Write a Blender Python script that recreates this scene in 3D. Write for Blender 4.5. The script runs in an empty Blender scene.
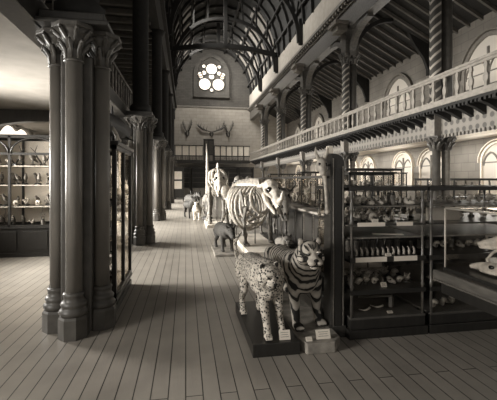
import bpy, math, random
from mathutils import Vector, Matrix
PI = math.pi
R = math.radians
SC = bpy.context.scene
COL = SC.collection
rnd = random.Random(7)

# ------------------------------------------------------------------ camera
# hall axis = +Y, right = +X, up = +Z, eye height 1.6 m
cam_d = bpy.data.cameras.new('camera')
cam_d.sensor_width = 36.0
cam_d.lens = 26.6
cam_d.shift_y = -20.0 / 497.0
cam_d.clip_start = 0.05
cam = bpy.data.objects.new('camera', cam_d)
COL.objects.link(cam)
cam.location = (0, 0, 1.6)
cam.rotation_euler = (R(90), 0, R(-9.7))
SC.camera = cam
vs = SC.view_settings
vs.view_transform = 'Standard'
try:
    vs.look = 'None'
except Exception:
    pass
vs.gamma = 1.0
vs.use_curve_mapping = False
vs.exposure = 0.0
SC.cycles.transparent_max_bounces = 48

# ------------------------------------------------------------------ materials (warm monochrome)
def lin(c):
    return c / 12.92 if c <= 0.04045 else ((c + 0.055) / 1.055) ** 2.4
def sep(v):
    """warm grey of sRGB value v (0..255)"""
    t = v / 255.0
    return (lin(min(1, t * 1.025)), lin(t * 0.985), lin(t * 0.925), 1.0)

def new_mat(name):
    m = bpy.data.materials.new(name)
    m.use_nodes = True
    nt = m.node_tree
    b = nt.nodes['Principled BSDF']
    return m, nt, b

def coords(nt, scale=(1, 1, 1), kind='Object'):
    tc = nt.nodes.new('ShaderNodeTexCoord')
    mp = nt.nodes.new('ShaderNodeMapping')
    mp.inputs['Scale'].default_value = scale
    nt.links.new(tc.outputs[kind], mp.inputs['Vector'])
    return mp.outputs['Vector']

def ramp(nt, fac, stops):
    r = nt.nodes.new('ShaderNodeValToRGB')
    e = r.color_ramp.elements
    while len(e) < len(stops):
        e.new(0.5)
    for i, (p, v) in enumerate(stops):
        e[i].position = p
        e[i].color = sep(v) if not isinstance(v, tuple) else v
    nt.links.new(fac, r.inputs['Fac'])
    return r.outputs['Color']

def mottled(name, v0, v1, rough=0.6, scale=6.0, stretch=(1, 1, 1), detail=4, bump=0.0, spec=0.4):
    m, nt, b = new_mat(name)
    n = nt.nodes.new('ShaderNodeTexNoise')
    n.inputs['Scale'].default_value = scale
    n.inputs['Detail'].default_value = detail
    nt.links.new(coords(nt, stretch), n.inputs['Vector'])
    nt.links.new(ramp(nt, n.outputs['Fac'], [(0.3, v0), (0.7, v1)]), b.inputs['Base Color'])
    b.inputs['Roughness'].default_value = rough
    b.inputs['Specular IOR Level'].default_value = spec
    if bump:
        bp = nt.nodes.new('ShaderNodeBump')
        bp.inputs['Strength'].default_value = bump
        nt.links.new(n.outputs['Fac'], bp.inputs['Height'])
        nt.links.new(bp.outputs['Normal'], b.inputs['Normal'])
    return m

def bricky(name, v0, v1, vm, bw, bh, mortar=0.01, rough=0.8, swap=None, noise=0.35):
    """masonry or boards; swap picks which object axes drive the pattern"""
    m, nt, b = new_mat(name)
    tc = nt.nodes.new('ShaderNodeTexCoord')
    sx = nt.nodes.new('ShaderNodeSeparateXYZ')
    cx = nt.nodes.new('ShaderNodeCombineXYZ')
    nt.links.new(tc.outputs['Object'], sx.inputs[0])
    a, c = swap or ('X', 'Z')
    nt.links.new(sx.outputs[a], cx.inputs['X'])
    nt.links.new(sx.outputs[c], cx.inputs['Y'])
    br = nt.nodes.new('ShaderNodeTexBrick')
    br.inputs['Color1'].default_value = sep(v0)
    br.inputs['Color2'].default_value = sep(v1)
    br.inputs['Mortar'].default_value = sep(vm)
    br.inputs['Scale'].default_value = 1.0
    br.inputs['Mortar Size'].default_value = mortar
    br.inputs['Brick Width'].default_value = bw
    br.inputs['Row Height'].default_value = bh
    nt.links.new(cx.outputs[0], br.inputs['Vector'])
    n = nt.nodes.new('ShaderNodeTexNoise')
    n.inputs['Scale'].default_value = 2.5
    n.inputs['Detail'].default_value = 6
    nt.links.new(tc.outputs['Object'], n.inputs['Vector'])
    mx = nt.nodes.new('ShaderNodeMixRGB')
    mx.blend_type = 'MULTIPLY'
    mx.inputs['Fac'].default_value = noise
    nt.links.new(br.outputs['Color'], mx.inputs['Color1'])
    nt.links.new(n.outputs['Fac'], mx.inputs['Color2'])
    nt.links.new(mx.outputs['Color'], b.inputs['Base Color'])
    b.inputs['Roughness'].default_value = rough
    return m

def emit_mat(name, v, strength, pattern=None):
    m, nt, b = new_mat(name)
    b.inputs['Base Color'].default_value = sep(v)
    b.inputs['Emission Color'].default_value = sep(v)
    b.inputs['Emission Strength'].default_value = strength
    b.inputs['Roughness'].default_value = 0.4
    return m

def glass_mat(name, v=0.96, gloss=0.12):
    m = bpy.data.materials.new(name)
    m.use_nodes = True
    nt = m.node_tree
    nt.nodes.clear()
    out = nt.nodes.new('ShaderNodeOutputMaterial')
    tr = nt.nodes.new('ShaderNodeBsdfTransparent')
    tr.inputs['Color'].default_value = (v, v * 0.996, v * 0.99, 1)
    gl = nt.nodes.new('ShaderNodeBsdfGlossy')
    gl.inputs['Roughness'].default_value = 0.03
    gl.inputs['Color'].default_value = sep(240)
    lw = nt.nodes.new('ShaderNodeLayerWeight')
    lw.inputs['Blend'].default_value = 0.5
    pw = nt.nodes.new('ShaderNodeMath'); pw.operation = 'POWER'; pw.inputs[1].default_value = 4.0
    nt.links.new(lw.outputs['Facing'], pw.inputs[0])
    ma = nt.nodes.new('ShaderNodeMath'); ma.operation = 'MULTIPLY_ADD'; ma.inputs[1].default_value = gloss * 3.5; ma.inputs[2].default_value = 0.02
    nt.links.new(pw.outputs[0], ma.inputs[0])
    mx = nt.nodes.new('ShaderNodeMixShader')
    nt.links.new(ma.outputs[0], mx.inputs[0])
    nt.links.new(tr.outputs[0], mx.inputs[1])
    nt.links.new(gl.outputs[0], mx.inputs[2])
    nt.links.new(mx.outputs[0], out.inputs['Surface'])
    return m

M = {}
def floor_mat():
    m = bricky('floor_boards', 164, 154, 58, 5.5, 0.128, 0.0045, 0.36, ('Y', 'X'), 0.45)
    return m
M['floor'] = floor_mat()
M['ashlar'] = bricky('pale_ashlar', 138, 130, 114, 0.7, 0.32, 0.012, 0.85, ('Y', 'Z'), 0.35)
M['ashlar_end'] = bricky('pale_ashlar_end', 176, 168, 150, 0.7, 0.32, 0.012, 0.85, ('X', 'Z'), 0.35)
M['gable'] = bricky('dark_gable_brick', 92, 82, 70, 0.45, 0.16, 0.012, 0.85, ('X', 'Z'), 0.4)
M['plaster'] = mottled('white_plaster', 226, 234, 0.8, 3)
M['plaster_left'] = mottled('dimmed_plaster', 122, 136, 0.8, 3)  # white plaster darkened in colour to hold down the window light
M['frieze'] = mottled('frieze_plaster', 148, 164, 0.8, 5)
M['stone'] = mottled('column_stone', 98, 116, 0.48, 9, (1, 1, 0.3), 5, 0.02, 0.5)
M['stone_pale'] = mottled('pale_carved_stone', 108, 130, 0.7, 12, detail=6, bump=0.1)
M['capital'] = mottled('capital_stone', 62, 92, 0.45, 14, detail=6, bump=0.15, spec=0.6)
M['base_stone'] = mottled('plinth_stone', 66, 82, 0.45, 8, spec=0.5)
M['wood'] = mottled('dark_wood', 40, 54, 0.35, 5, (6, 6, 0.6), 6, 0.03, 0.5)
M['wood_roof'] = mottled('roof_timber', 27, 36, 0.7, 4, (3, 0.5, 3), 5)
M['wood_table'] = mottled('worn_table_wood', 68, 92, 0.5, 5, (6, 1, 6), 6)
M['wood_black'] = mottled('black_wood', 32, 42, 0.3, 5, (5, 5, 0.7), 5, 0.0, 0.5)
M['wood_mid'] = mottled('mid_wood', 96, 122, 0.5, 5, (6, 1, 6), 6)
M['wood_pale'] = mottled('pale_painted_wood', 160, 182, 0.5, 6)
M['rafter'] = mottled('rafter_wood', 76, 92, 0.6, 5)
M['brass'] = mottled('dark_brass', 70, 100, 0.3, 20, spec=0.8)
M['rail'] = mottled('railing_paint', 118, 142, 0.5, 8)
M['bone'] = mottled('bone', 138, 206, 0.6, 16, detail=6, bump=0.1)
M['bone_grey'] = mottled('grey_bone', 84, 136, 0.6, 14, detail=6, bump=0.1)
M['bone_dark'] = mottled('dark_bone', 62, 112, 0.6, 16, detail=6, bump=0.1)
M['horn'] = mottled('horn', 48, 78, 0.4, 12)
M['antler'] = mottled('antler', 60, 92, 0.6, 12)
M['fur_dark'] = mottled('dark_fur', 40, 72, 0.8, 26, (1, 1, 2.5), 8, 0.3)
M['fur_mid'] = mottled('mid_fur', 88, 130, 0.85, 24, (1, 1, 2.5), 8, 0.3)
M['fur_pale'] = mottled('pale_fur', 172, 208, 0.85, 24, (1, 1, 2.5), 8, 0.3)
M['feather'] = mottled('feathers', 60, 150, 0.8, 18, (1, 1, 2), 8, 0.2)
M['skin_dark'] = mottled('dark_hide', 22, 34, 0.6, 8, detail=6, bump=0.1)
M['paper'] = mottled('paper', 206, 222, 0.8, 10)
M['card'] = mottled('card', 214, 226, 0.8, 10)
M['plinth_pale'] = mottled('pale_plinth', 190, 212, 0.6, 6)
M['plinth_mid'] = mottled('worn_plinth', 108, 158, 0.6, 9, detail=6)
M['cloth'] = mottled('case_lining', 150, 170, 0.9, 8)
M['lining_dark'] = mottled('dark_case_lining', 66, 84, 0.9, 8)
M['shell'] = mottled('shell', 130, 210, 0.5, 22, detail=6)
M['black'] = mottled('glass_eye', 14, 20, 0.1, 4, spec=0.8)
M['glass'] = glass_mat('case_glass')
M['glass_old'] = glass_mat('old_glass', 0.9, 0.2)
M['win_bright'] = emit_mat('lit_window_glass', 236, 1.5)
M['win_soft'] = emit_mat('soft_window_glass', 180, 0.26)
M['win_low'] = emit_mat('shaded_window_glass', 190, 0.22)
M['win_rose'] = emit_mat('rose_window_glass', 240, 0.85)
M['roof_glow'] = emit_mat('roof_glow_pane', 120, 0.12)  # added glow for the lit roof between the far ribs

def tiger_mat():
    m, nt, b = new_mat('tiger_coat')
    tc = nt.nodes.new('ShaderNodeTexCoord')
    mp = nt.nodes.new('ShaderNodeMapping'); mp.inputs['Rotation'].default_value = (R(38), 0, 0); mp.inputs['Location'].default_value = (0, 0.035, 0)
    nt.links.new(tc.outputs['Object'], mp.inputs['Vector'])
    wv = nt.nodes.new('ShaderNodeTexWave')
    wv.wave_type = 'BANDS'; wv.bands_direction = 'Y'
    wv.inputs['Scale'].default_value = 4.0
    wv.inputs['Distortion'].default_value = 4.2
    wv.inputs['Detail'].default_value = 2.0
    wv.inputs['Detail Scale'].default_value = 1.6
    nt.links.new(mp.outputs['Vector'], wv.inputs['Vector'])
    c = ramp(nt, wv.outputs['Fac'], [(0.0, 38), (0.24, 46), (0.40, 176), (1.0, 200)])
    n = nt.nodes.new('ShaderNodeTexNoise'); n.inputs['Scale'].default_value = 40
    nt.links.new(tc.outputs['Object'], n.inputs['Vector'])
    mx = nt.nodes.new('ShaderNodeMixRGB'); mx.blend_type = 'MULTIPLY'; mx.inputs['Fac'].default_value = 0.3
    nt.links.new(c, mx.inputs['Color1']); nt.links.new(n.outputs['Fac'], mx.inputs['Color2'])
    nt.links.new(mx.outputs['Color'], b.inputs['Base Color'])
    b.inputs['Roughness'].default_value = 0.85
    bp = nt.nodes.new('ShaderNodeBump'); bp.inputs['Strength'].default_value = 0.25
    nt.links.new(n.outputs['Fac'], bp.inputs['Height']); nt.links.new(bp.outputs['Normal'], b.inputs['Normal'])
    return m
M['tiger'] = tiger_mat()

def leopard_mat():
    m, nt, b = new_mat('leopard_coat')
    tc = nt.nodes.new('ShaderNodeTexCoord')
    n = nt.nodes.new('ShaderNodeTexNoise'); n.inputs['Scale'].default_value = 18
    nt.links.new(tc.outputs['Object'], n.inputs['Vector'])
    ad = nt.nodes.new('ShaderNodeVectorMath'); ad.operation = 'MULTIPLY_ADD'
    ad.inputs[1].default_value = (0.02, 0.02, 0.02)
    nt.links.new(n.outputs['Color'], ad.inputs[0]); nt.links.new(tc.outputs['Object'], ad.inputs[2])
    vo = nt.nodes.new('ShaderNodeTexVoronoi'); vo.inputs['Scale'].default_value = 44
    nt.links.new(ad.outputs[0], vo.inputs['Vector'])
    c = ramp(nt, vo.outputs['Distance'], [(0.0, 120), (0.16, 60), (0.36, 52), (0.46, 196), (1.0, 216)])
    nt.links.new(c, b.inputs['Base Color'])
    b.inputs['Roughness'].default_value = 0.85
    bp = nt.nodes.new('ShaderNodeBump'); bp.inputs['Strength'].default_value = 0.25
    nt.links.new(n.outputs['Fac'], bp.inputs['Height']); nt.links.new(bp.outputs['Normal'], b.inputs['Normal'])
    return m
M['leopard'] = leopard_mat()

def zigzag_mat():
    m, nt, b = new_mat('zigzag_column')
    tc = nt.nodes.new('ShaderNodeTexCoord')
    sx = nt.nodes.new('ShaderNodeSeparateXYZ'); nt.links.new(tc.outputs['Object'], sx.inputs[0])
    at = nt.nodes.new('ShaderNodeMath'); at.operation = 'ARCTAN2'
    nt.links.new(sx.outputs['Y'], at.inputs[0]); nt.links.new(sx.outputs['X'], at.inputs[1])
    k = nt.nodes.new('ShaderNodeMath'); k.operation = 'MULTIPLY'; k.inputs[1].default_value = 3 / PI
    nt.links.new(at.outputs[0], k.inputs[0])
    pp = nt.nodes.new('ShaderNodeMath'); pp.operation = 'PINGPONG'; pp.inputs[1].default_value = 1.0
    nt.links.new(k.outputs[0], pp.inputs[0])
    z = nt.nodes.new('ShaderNodeMath'); z.operation = 'MULTIPLY_ADD'
    z.inputs[1].default_value = 4.2
    nt.links.new(sx.outputs['Z'], z.inputs[0]); nt.links.new(pp.outputs[0], z.inputs[2])
    fr = nt.nodes.new('ShaderNodeMath'); fr.operation = 'FRACT'; nt.links.new(z.outputs[0], fr.inputs[0])
    c = ramp(nt, fr.outputs[0], [(0.0, 66), (0.55, 72), (0.66, 176), (0.86, 176), (0.95, 70)])
    nt.links.new(c, b.inputs['Base Color'])
    b.inputs['Roughness'].default_value = 0.6
    return m
M['zigzag'] = zigzag_mat()

def dotted_mat():
    m, nt, b = new_mat('pierced_fascia')
    vo = nt.nodes.new('ShaderNodeTexVoronoi'); vo.inputs['Scale'].default_value = 5
    vo.inputs['Randomness'].default_value = 0.0
    nt.links.new(coords(nt, (1, 1, 1)), vo.inputs['Vector'])
    c = ramp(nt, vo.outputs['Distance'], [(0.0, 70), (0.26, 76), (0.34, 116), (1.0, 124)])
    nt.links.new(c, b.inputs['Base Color'])
    b.inputs['Roughness'].default_value = 0.6
    return m
M['fascia'] = dotted_mat()

# ------------------------------------------------------------------ mesh builder
class MB:
    def __init__(s):
        s.v = []; s.f = []; s.sm = []
    def add(s, vs, fs, smooth=False):
        o = len(s.v)
        s.v += [tuple(p) for p in vs]
        s.f += [tuple(i + o for i in f) for f in fs]
        s.sm += [smooth] * len(fs)
        return s
    def box(s, x0, x1, y0, y1, z0, z1):
        vs = [(x, y, z) for x in (x0, x1) for y in (y0, y1) for z in (z0, z1)]
        fs = [(0, 1, 3, 2), (4, 6, 7, 5), (0, 4, 5, 1), (2, 3, 7, 6), (0, 2, 6, 4), (1, 5, 7, 3)]
        return s.add(vs, fs)
    def obox(s, c, size, rot):
        c = Vector(c)
        hx, hy, hz = [k / 2 for k in size]
        m = rot if isinstance(rot, Matrix) else Matrix.Rotation(rot, 3, 'Z')
        vs = [c + m @ Vector((x, y, z)) for x in (-hx, hx) for y in (-hy, hy) for z in (-hz, hz)]
        fs = [(0, 1, 3, 2), (4, 6, 7, 5), (0, 4, 5, 1), (2, 3, 7, 6), (0, 2, 6, 4), (1, 5, 7, 3)]
        return s.add(vs, fs)
    def tube(s, pts, rad, n=8, smooth=True):
        pts = [Vector(p) for p in pts]
        if not isinstance(rad, (list, tuple)):
            rad = [rad] * len(pts)
        vs = []; fs = []
        t0 = (pts[1] - pts[0]).normalized()
        up = Vector((0, 0, 1)) if abs(t0.z) < 0.9 else Vector((1, 0, 0))
        nrm = t0.cross(up).normalized()
        for i, p in enumerate(pts):
            t = (pts[min(i + 1, len(pts) - 1)] - pts[max(i - 1, 0)])
            t = t.normalized() if t.length > 1e-9 else t0
            nrm = (nrm - t * nrm.dot(t))
            nrm = nrm.normalized() if nrm.length > 1e-6 else t.orthogonal().normalized()
            bn = t.cross(nrm)
            for k in range(n):
                a = 2 * PI * k / n
                vs.append(p + (nrm * math.cos(a) + bn * math.sin(a)) * rad[i])
        L = len(pts)
        for i in range(L - 1):
            for k in range(n):
                k2 = (k + 1) % n
                fs.append((i * n + k, i * n + k2, (i + 1) * n + k2, (i + 1) * n + k))
        fs.append(tuple(range(n - 1, -1, -1)))
        fs.append(tuple((L - 1) * n + k for k in range(n)))
        return s.add(vs, fs, smooth)
    def beam(s, pts, side, w, h):
        """rectangular section swept along pts; side = constant width direction"""
        pts = [Vector(p) for p in pts]
        side = Vector(side).normalized()
        if not isinstance(h, (list, tuple)):
            h = [h] * len(pts)
        vs = []; fs = []
        for i, p in enumerate(pts):
            t = (pts[min(i + 1, len(pts) - 1)] - pts[max(i - 1, 0)]).normalized()
            n = t.cross(side).normalized()
            for a, b in ((-1, -1), (1, -1), (1, 1), (-1, 1)):
                vs.append(p + side * (a * w / 2) + n * (b * h[i] / 2))
        for i in range(len(pts) - 1):
            for k in range(4):
                k2 = (k + 1) % 4
                fs.append((i * 4 + k, i * 4 + k2, i * 4 + 4 + k2, i * 4 + 4 + k))
        fs.append((3, 2, 1, 0)); L = len(pts) * 4
        fs.append((L - 4, L - 3, L - 2, L - 1))
        return s.add(vs, fs)
    def lathe(s, prof, cx=0, cy=0, n=20, smooth=True, rot=0.0):
        vs = []; fs = []
        for r, z in prof:
            for k in range(n):
                a = 2 * PI * k / n + rot
                vs.append((cx + r * math.cos(a), cy + r * math.sin(a), z))
        for i in range(len(prof) - 1):
            for k in range(n):
                k2 = (k + 1) % n
                fs.append((i * n + k, i * n + k2, (i + 1) * n + k2, (i + 1) * n + k))
        fs.append(tuple(range(n - 1, -1, -1)))
        L = len(prof)
        fs.append(tuple((L - 1) * n + k for k in range(n)))
        return s.add(vs, fs, smooth)
    def ell(s, c, r, rot=None, nu=12, nv=8):
        c = Vector(c)
        if not isinstance(r, (list, tuple)):
            r = (r, r, r)
        vs = []; fs = []
        vs.append(Vector((0, 0, -r[2])))
        for j in range(1, nv):
            b = -PI / 2 + PI * j / nv
            for k in range(nu):
                a = 2 * PI * k / nu
                vs.append(Vector((r[0] * math.cos(b) * math.cos(a), r[1] * math.cos(b) * math.sin(a), r[2] * math.sin(b))))
        vs.append(Vector((0, 0, r[2])))
        for k in range(nu):
            k2 = (k + 1) % nu
            fs.append((0, 1 + k2, 1 + k))
            for j in range(nv - 2):
                a = 1 + j * nu
                fs.append((a + k, a + k2, a + nu + k2, a + nu + k))
            e = 1 + (nv - 2) * nu
            fs.append((e + k, e + k2, len(vs) - 1))
        if rot is not None:
            vs = [rot @ p for p in vs]
        return s.add([c + p for p in vs], fs, True)
    def prism(s, poly, ext):
        """planar polygon (3D points) extruded by ext"""
        e = Vector(ext)
        n = len(poly)
        vs = [Vector(p) for p in poly] + [Vector(p) + e for p in poly]
        fs = [tuple(range(n - 1, -1, -1)), tuple(range(n, 2 * n))]
        for k in range(n):
            k2 = (k + 1) % n
            fs.append((k, k2, n + k2, n + k))
        return s.add(vs, fs)
    def band(s, inner, outer, ext):
        """strip between two open 3D outlines, extruded by ext"""
        e = Vector(ext)
        n = len(inner)
        vs = [Vector(p) for p in inner] + [Vector(p) for p in outer]
        vs += [p + e for p in vs]
        fs = []
        for k in range(n - 1):
            a, b, c, d = k, k + 1, n + k + 1, n + k
            o = 2 * n
            fs += [(a, b, c, d), (o + d, o + c, o + b, o + a), (a, a + o, b + o, b), (d, c, c + o, d + o)]
        fs += [(0, n, 3 * n, 2 * n), (n - 1, 3 * n - 1, 4 * n - 1, 2 * n - 1)]
        return s.add(vs, fs)
    def build(s, name, mat, parent=None, bevel=0.0):
        me = bpy.data.meshes.new(name)
        me.from_pydata(s.v, [], s.f)
        me.polygons.foreach_set('use_smooth', s.sm)
        me.update()
        me.materials.append(M[mat] if isinstance(mat, str) else mat)
        o = bpy.data.objects.new(name, me)
        COL.objects.link(o)
        if parent is not None:
            o.parent = parent
        import bmesh
        bm = bmesh.new(); bm.from_mesh(me)
        bmesh.ops.recalc_face_normals(bm, faces=bm.faces)
        bm.to_mesh(me); bm.free()
        if bevel:
            md = o.modifiers.new('bevel', 'BEVEL')
            md.width = bevel; md.segments = 2; md.limit_method = 'ANGLE'
        return o
    def organic(s, name, mat, parent=None, voxel=0.012, smooth=4):
        """fuse overlapping lumps into one continuous skin"""
        o = s.build(name, mat, parent)
        rm = o.modifiers.new('remesh', 'REMESH')
        rm.mode = 'VOXEL'; rm.voxel_size = voxel; rm.use_smooth_shade = True
        if smooth:
            sm = o.modifiers.new('smooth', 'SMOOTH'); sm.factor = 0.5; sm.iterations = smooth
        dg = bpy.context.evaluated_depsgraph_get()
        me = bpy.data.meshes.new_from_object(o.evaluated_get(dg))
        o.modifiers.clear()
        old = o.data
        o.data = me
        me.name = name
        bpy.data.meshes.remove(old)
        return o

def tag(o, label, cat, group=None, kind=None):
    if label: o['label'] = label
    if cat: o['category'] = cat
    if group: o['group'] = group
    if kind: o['kind'] = kind
    return o
def thing(name, label, cat, loc=(0, 0, 0), rz=0.0, group=None):
    o = bpy.data.objects.new(name, None)
    o.empty_display_size = 0.1
    COL.objects.link(o)
    o.location = loc
    o.rotation_euler = (0, 0, rz)
    return tag(o, label, cat, group)
def struct(o):
    o['kind'] = 'structure'
    return o
def dup(root, loc, rz=None, label=None, group=None, scale=None):
    r = root.copy(); COL.objects.link(r); r.location = loc
    if rz is not None: r.rotation_euler = (0, 0, rz)
    if scale is not None: r.scale = (scale, scale, scale)
    if label: r['label'] = label
    if group: r['group'] = group
    for ch in list(root.children):
        c = ch.copy(); COL.objects.link(c); c.parent = r
        for g in list(ch.children):
            d = g.copy(); COL.objects.link(d); d.parent = c
    return r

ORD = ['first', 'second', 'third', 'fourth', 'fifth', 'sixth', 'seventh', 'eighth', 'ninth', 'tenth']

# ------------------------------------------------------------------ dimensions of the hall
X_LW, X_RW = -5.2, 10.2          # outer walls
Y_END = 36.3                     # end wall
Y0 = -3.0
X_LC, X_RC = -1.13, 6.5          # arcade lines
BAY = 5.4
Y_LC = [4.24 + BAY * k for k in range(6)]
Y_RC = [8.53 + BAY * k for k in range(6)]
Z_GAL = 3.4
X_LLIP, X_RLIP = -1.45, 5.9
Y_GEND = 33.8

# ------------------------------------------------------------------ setting
struct(MB().box(X_LW - 0.2, X_RW + 0.2, Y0, Y_END + 0.2, -0.15, 0).build('floor', 'floor'))
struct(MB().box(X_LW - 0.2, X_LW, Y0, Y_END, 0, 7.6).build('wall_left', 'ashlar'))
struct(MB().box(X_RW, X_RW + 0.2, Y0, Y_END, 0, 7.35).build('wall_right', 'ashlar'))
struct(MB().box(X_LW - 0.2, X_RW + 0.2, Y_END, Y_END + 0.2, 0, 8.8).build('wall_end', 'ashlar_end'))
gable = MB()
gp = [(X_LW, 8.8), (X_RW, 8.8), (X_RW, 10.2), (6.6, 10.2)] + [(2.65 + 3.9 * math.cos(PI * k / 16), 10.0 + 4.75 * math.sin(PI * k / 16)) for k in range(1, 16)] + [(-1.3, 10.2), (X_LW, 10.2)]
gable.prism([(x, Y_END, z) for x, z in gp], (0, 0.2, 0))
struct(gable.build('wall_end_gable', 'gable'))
struct(MB().box(-1.0, 6.3, Y_END - 0.08, Y_END, 8.7, 8.85).build('trim_1', 'stone_pale'))

# nave roof: pointed barrel with ribs and purlins
def roof_pt(t, off=0.0):
    c, s_ = math.cos(t), math.sin(t)
    return (2.65 + (3.68 - off) * c, 10.0 + (4.5 - off) * s_)
TT = [PI * k / 24 for k in range(25)]
rf = MB()
rf.band([(x, Y0, z) for x, z in [roof_pt(t) for t in TT]], [(x, Y0, z) for x, z in [roof_pt(t, -0.15) for t in TT]], (0, Y_END - Y0, 0))
roof = struct(rf.build('ceiling', 'wood_roof'))
y = 4.0
while y < Y_END - 0.2:
    MB().band([(x, y, z) for x, z in [roof_pt(t, 0.16) for t in TT]], [(x, y, z) for x, z in [roof_pt(t, 0.0) for t in TT]], (0, 0.13, 0)).build('rib', 'wood_roof', roof)
    y += BAY / 4
for t in (0.22, 0.55, 0.9, 1.25, PI - 1.25, PI - 0.9, PI - 0.55, PI - 0.22):
    x, z = roof_pt(t, 0.12)
    MB().box(x - 0.07, x + 0.07, Y0, Y_END, z - 0.07, z + 0.07).build('purlin', 'wood_roof', roof)

# added glowing panes between the far ribs, in place of lit roof boarding
wn = [0]
def next_win():
    wn[0] += 1
    return 'window_%d' % wn[0]
for (ya, yb) in ((25.3, 26.8), (27.9, 29.4), (30.7, 32.1), (33.4, 34.8)):
    for ta, tb in ((0.10, 0.98), (PI - 0.98, PI - 0.10)):
        ts = [ta + (tb - ta) * k / 10 for k in range(11)]
        struct(MB().band([(x, ya, z) for x, z in [roof_pt(t, 0.03) for t in ts]], [(x, ya, z) for x, z in [roof_pt(t, 0.005) for t in ts]], (0, yb - ya, 0)).build(next_win(), 'roof_glow'))

# upper arcade walls and frieze
struct(MB().box(6.3, 6.7, Y0, Y_END, 8.85, 10.05).build('wall_right_frieze', 'frieze'))
struct(MB().box(6.35, 6.75, Y0, Y_END, 7.6, 8.6).build('trim_2', 'capital'))
cor = MB()
cor.box(6.1, 6.7, Y0, Y_END, 8.6, 8.72).box(6.2, 6.7, Y0, Y_END, 8.72, 8.85)
cor.box(6.28, 6.4, Y0, Y_END, 8.42, 8.6)
yy = 6.0
while yy < Y_END - 0.3:
    cor.box(6.14, 6.3, yy, yy + 0.12, 8.48, 8.6); yy += 0.3
struct(cor.build('trim_3', 'wood_mid'))
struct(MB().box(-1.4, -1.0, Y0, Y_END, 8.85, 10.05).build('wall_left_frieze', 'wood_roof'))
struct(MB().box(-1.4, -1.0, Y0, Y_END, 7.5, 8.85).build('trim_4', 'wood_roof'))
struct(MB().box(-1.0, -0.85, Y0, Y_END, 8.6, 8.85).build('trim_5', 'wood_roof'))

# lean-to roof over the right gallery, boarded, with rafters
def lean_z(x):
    return 9.1 + (x - 6.7) * (7.3 - 9.1) / 3.5
lr = MB().prism([(6.7, Y0, lean_z(6.7)), (10.3, Y0, lean_z(10.3)), (10.3, Y0, lean_z(10.3) + 0.15), (6.7, Y0, lean_z(6.7) + 0.15)], (0, Y_END - Y0, 0))
lroof = struct(lr.build('ceiling_right', 'wood_roof'))
yy = 5.8
while yy < 34:
    MB().prism([(6.75, yy, lean_z(6.75) - 0.13), (10.2, yy, lean_z(10.2) - 0.13), (10.2, yy, lean_z(10.2)), (6.75, yy, lean_z(6.75))], (0, 0.09, 0)).build('rafter', 'rafter', lroof)
    yy += 0.6
# flat joisted ceiling over the left gallery
ll = struct(MB().box(X_LW, -1.2, Y0, Y_END, 7.6, 7.75).build('ceiling_left', 'wood_roof'))
yy = 5.0
while yy < 34:
    MB().box(X_LW, -1.3, yy, yy + 0.14, 7.42, 7.6).build('joist', 'rafter', ll)
    yy += 0.7

# galleries: slab (white plaster soffit below), lip, brackets
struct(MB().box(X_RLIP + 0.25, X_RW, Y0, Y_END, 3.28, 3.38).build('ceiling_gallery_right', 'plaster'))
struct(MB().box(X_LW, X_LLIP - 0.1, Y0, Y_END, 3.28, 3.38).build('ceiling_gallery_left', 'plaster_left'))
struct(MB().box(-1.0, X_RLIP + 0.2, Y_GEND + 0.1, Y_END, 3.25, 3.38).build('ceiling_gallery_end', 'wood_roof'))
struct(MB().box(X_RLIP, X_RLIP + 0.3, Y0, Y_GEND, 3.35, 3.42).build('trim_6', 'rail'))
struct(MB().box(X_LLIP - 0.25, X_LLIP, Y0, Y_GEND, 3.16, 3.42).build('trim_7', 'wood'))
br = MB()
yy = 5.5
while yy < Y_GEND:
    br.prism([(5.95, yy, 3.30), (6.45, yy, 3.30), (6.45, yy, 3.0), (6.3, yy, 3.08), (6.1, yy, 3.18), (5.95, yy, 3.22)], (0, 0.1, 0)); yy += 0.36
br.box(6.0, 6.5, 5.5, Y_GEND, 3.26, 3.30)
br.box(5.92, 6.2, 5.5, Y_GEND, 3.29, 3.35)
yy = 5.5
while yy < Y_GEND:
    br.box(5.93, 5.99, yy, yy + 0.05, 3.23, 3.30); yy += 0.12
struct(br.build('trim_8', 'wood_roof'))
struct(MB().box(6.4, 6.62, Y0, Y_GEND, 2.72, 3.26).build('trim_9', 'fascia'))
dn = MB(); yy = 6.0
while yy < Y_GEND:
    dn.box(6.36, 6.42, yy, yy + 0.06, 2.66, 2.74); yy += 0.12
struct(dn.build('trim_10', 'wood_mid'))

cv = MB()
cv.prism([(X_RW, Y0, 3.28), (X_RW - 0.42, Y0, 3.28), (X_RW - 0.3, Y0, 3.14), (X_RW, Y0, 3.06)], (0, Y_END - Y0, 0))
struct(cv.build('trim_11', 'plaster'))
# arched cross beams of the left aisle
for i, yc in enumerate(Y_LC):
    if i == 0: continue
    xs = [X_LW + (X_LC - 0.2 - X_LW) * k / 16 for k in range(17)]
    top = [(x, yc - 0.1, 3.28) for x in xs]
    mid = (X_LW + X_LC) / 2
    low = [(x, yc - 0.1, 3.02 - 0.42 * min(1, abs((x - mid) / (mid - X_LW))) ** 2.5) for x in xs]
    struct(MB().band(low, top, (0, 0.22, 0)).build('trim_%d' % (12 + i), 'wood'))

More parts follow.
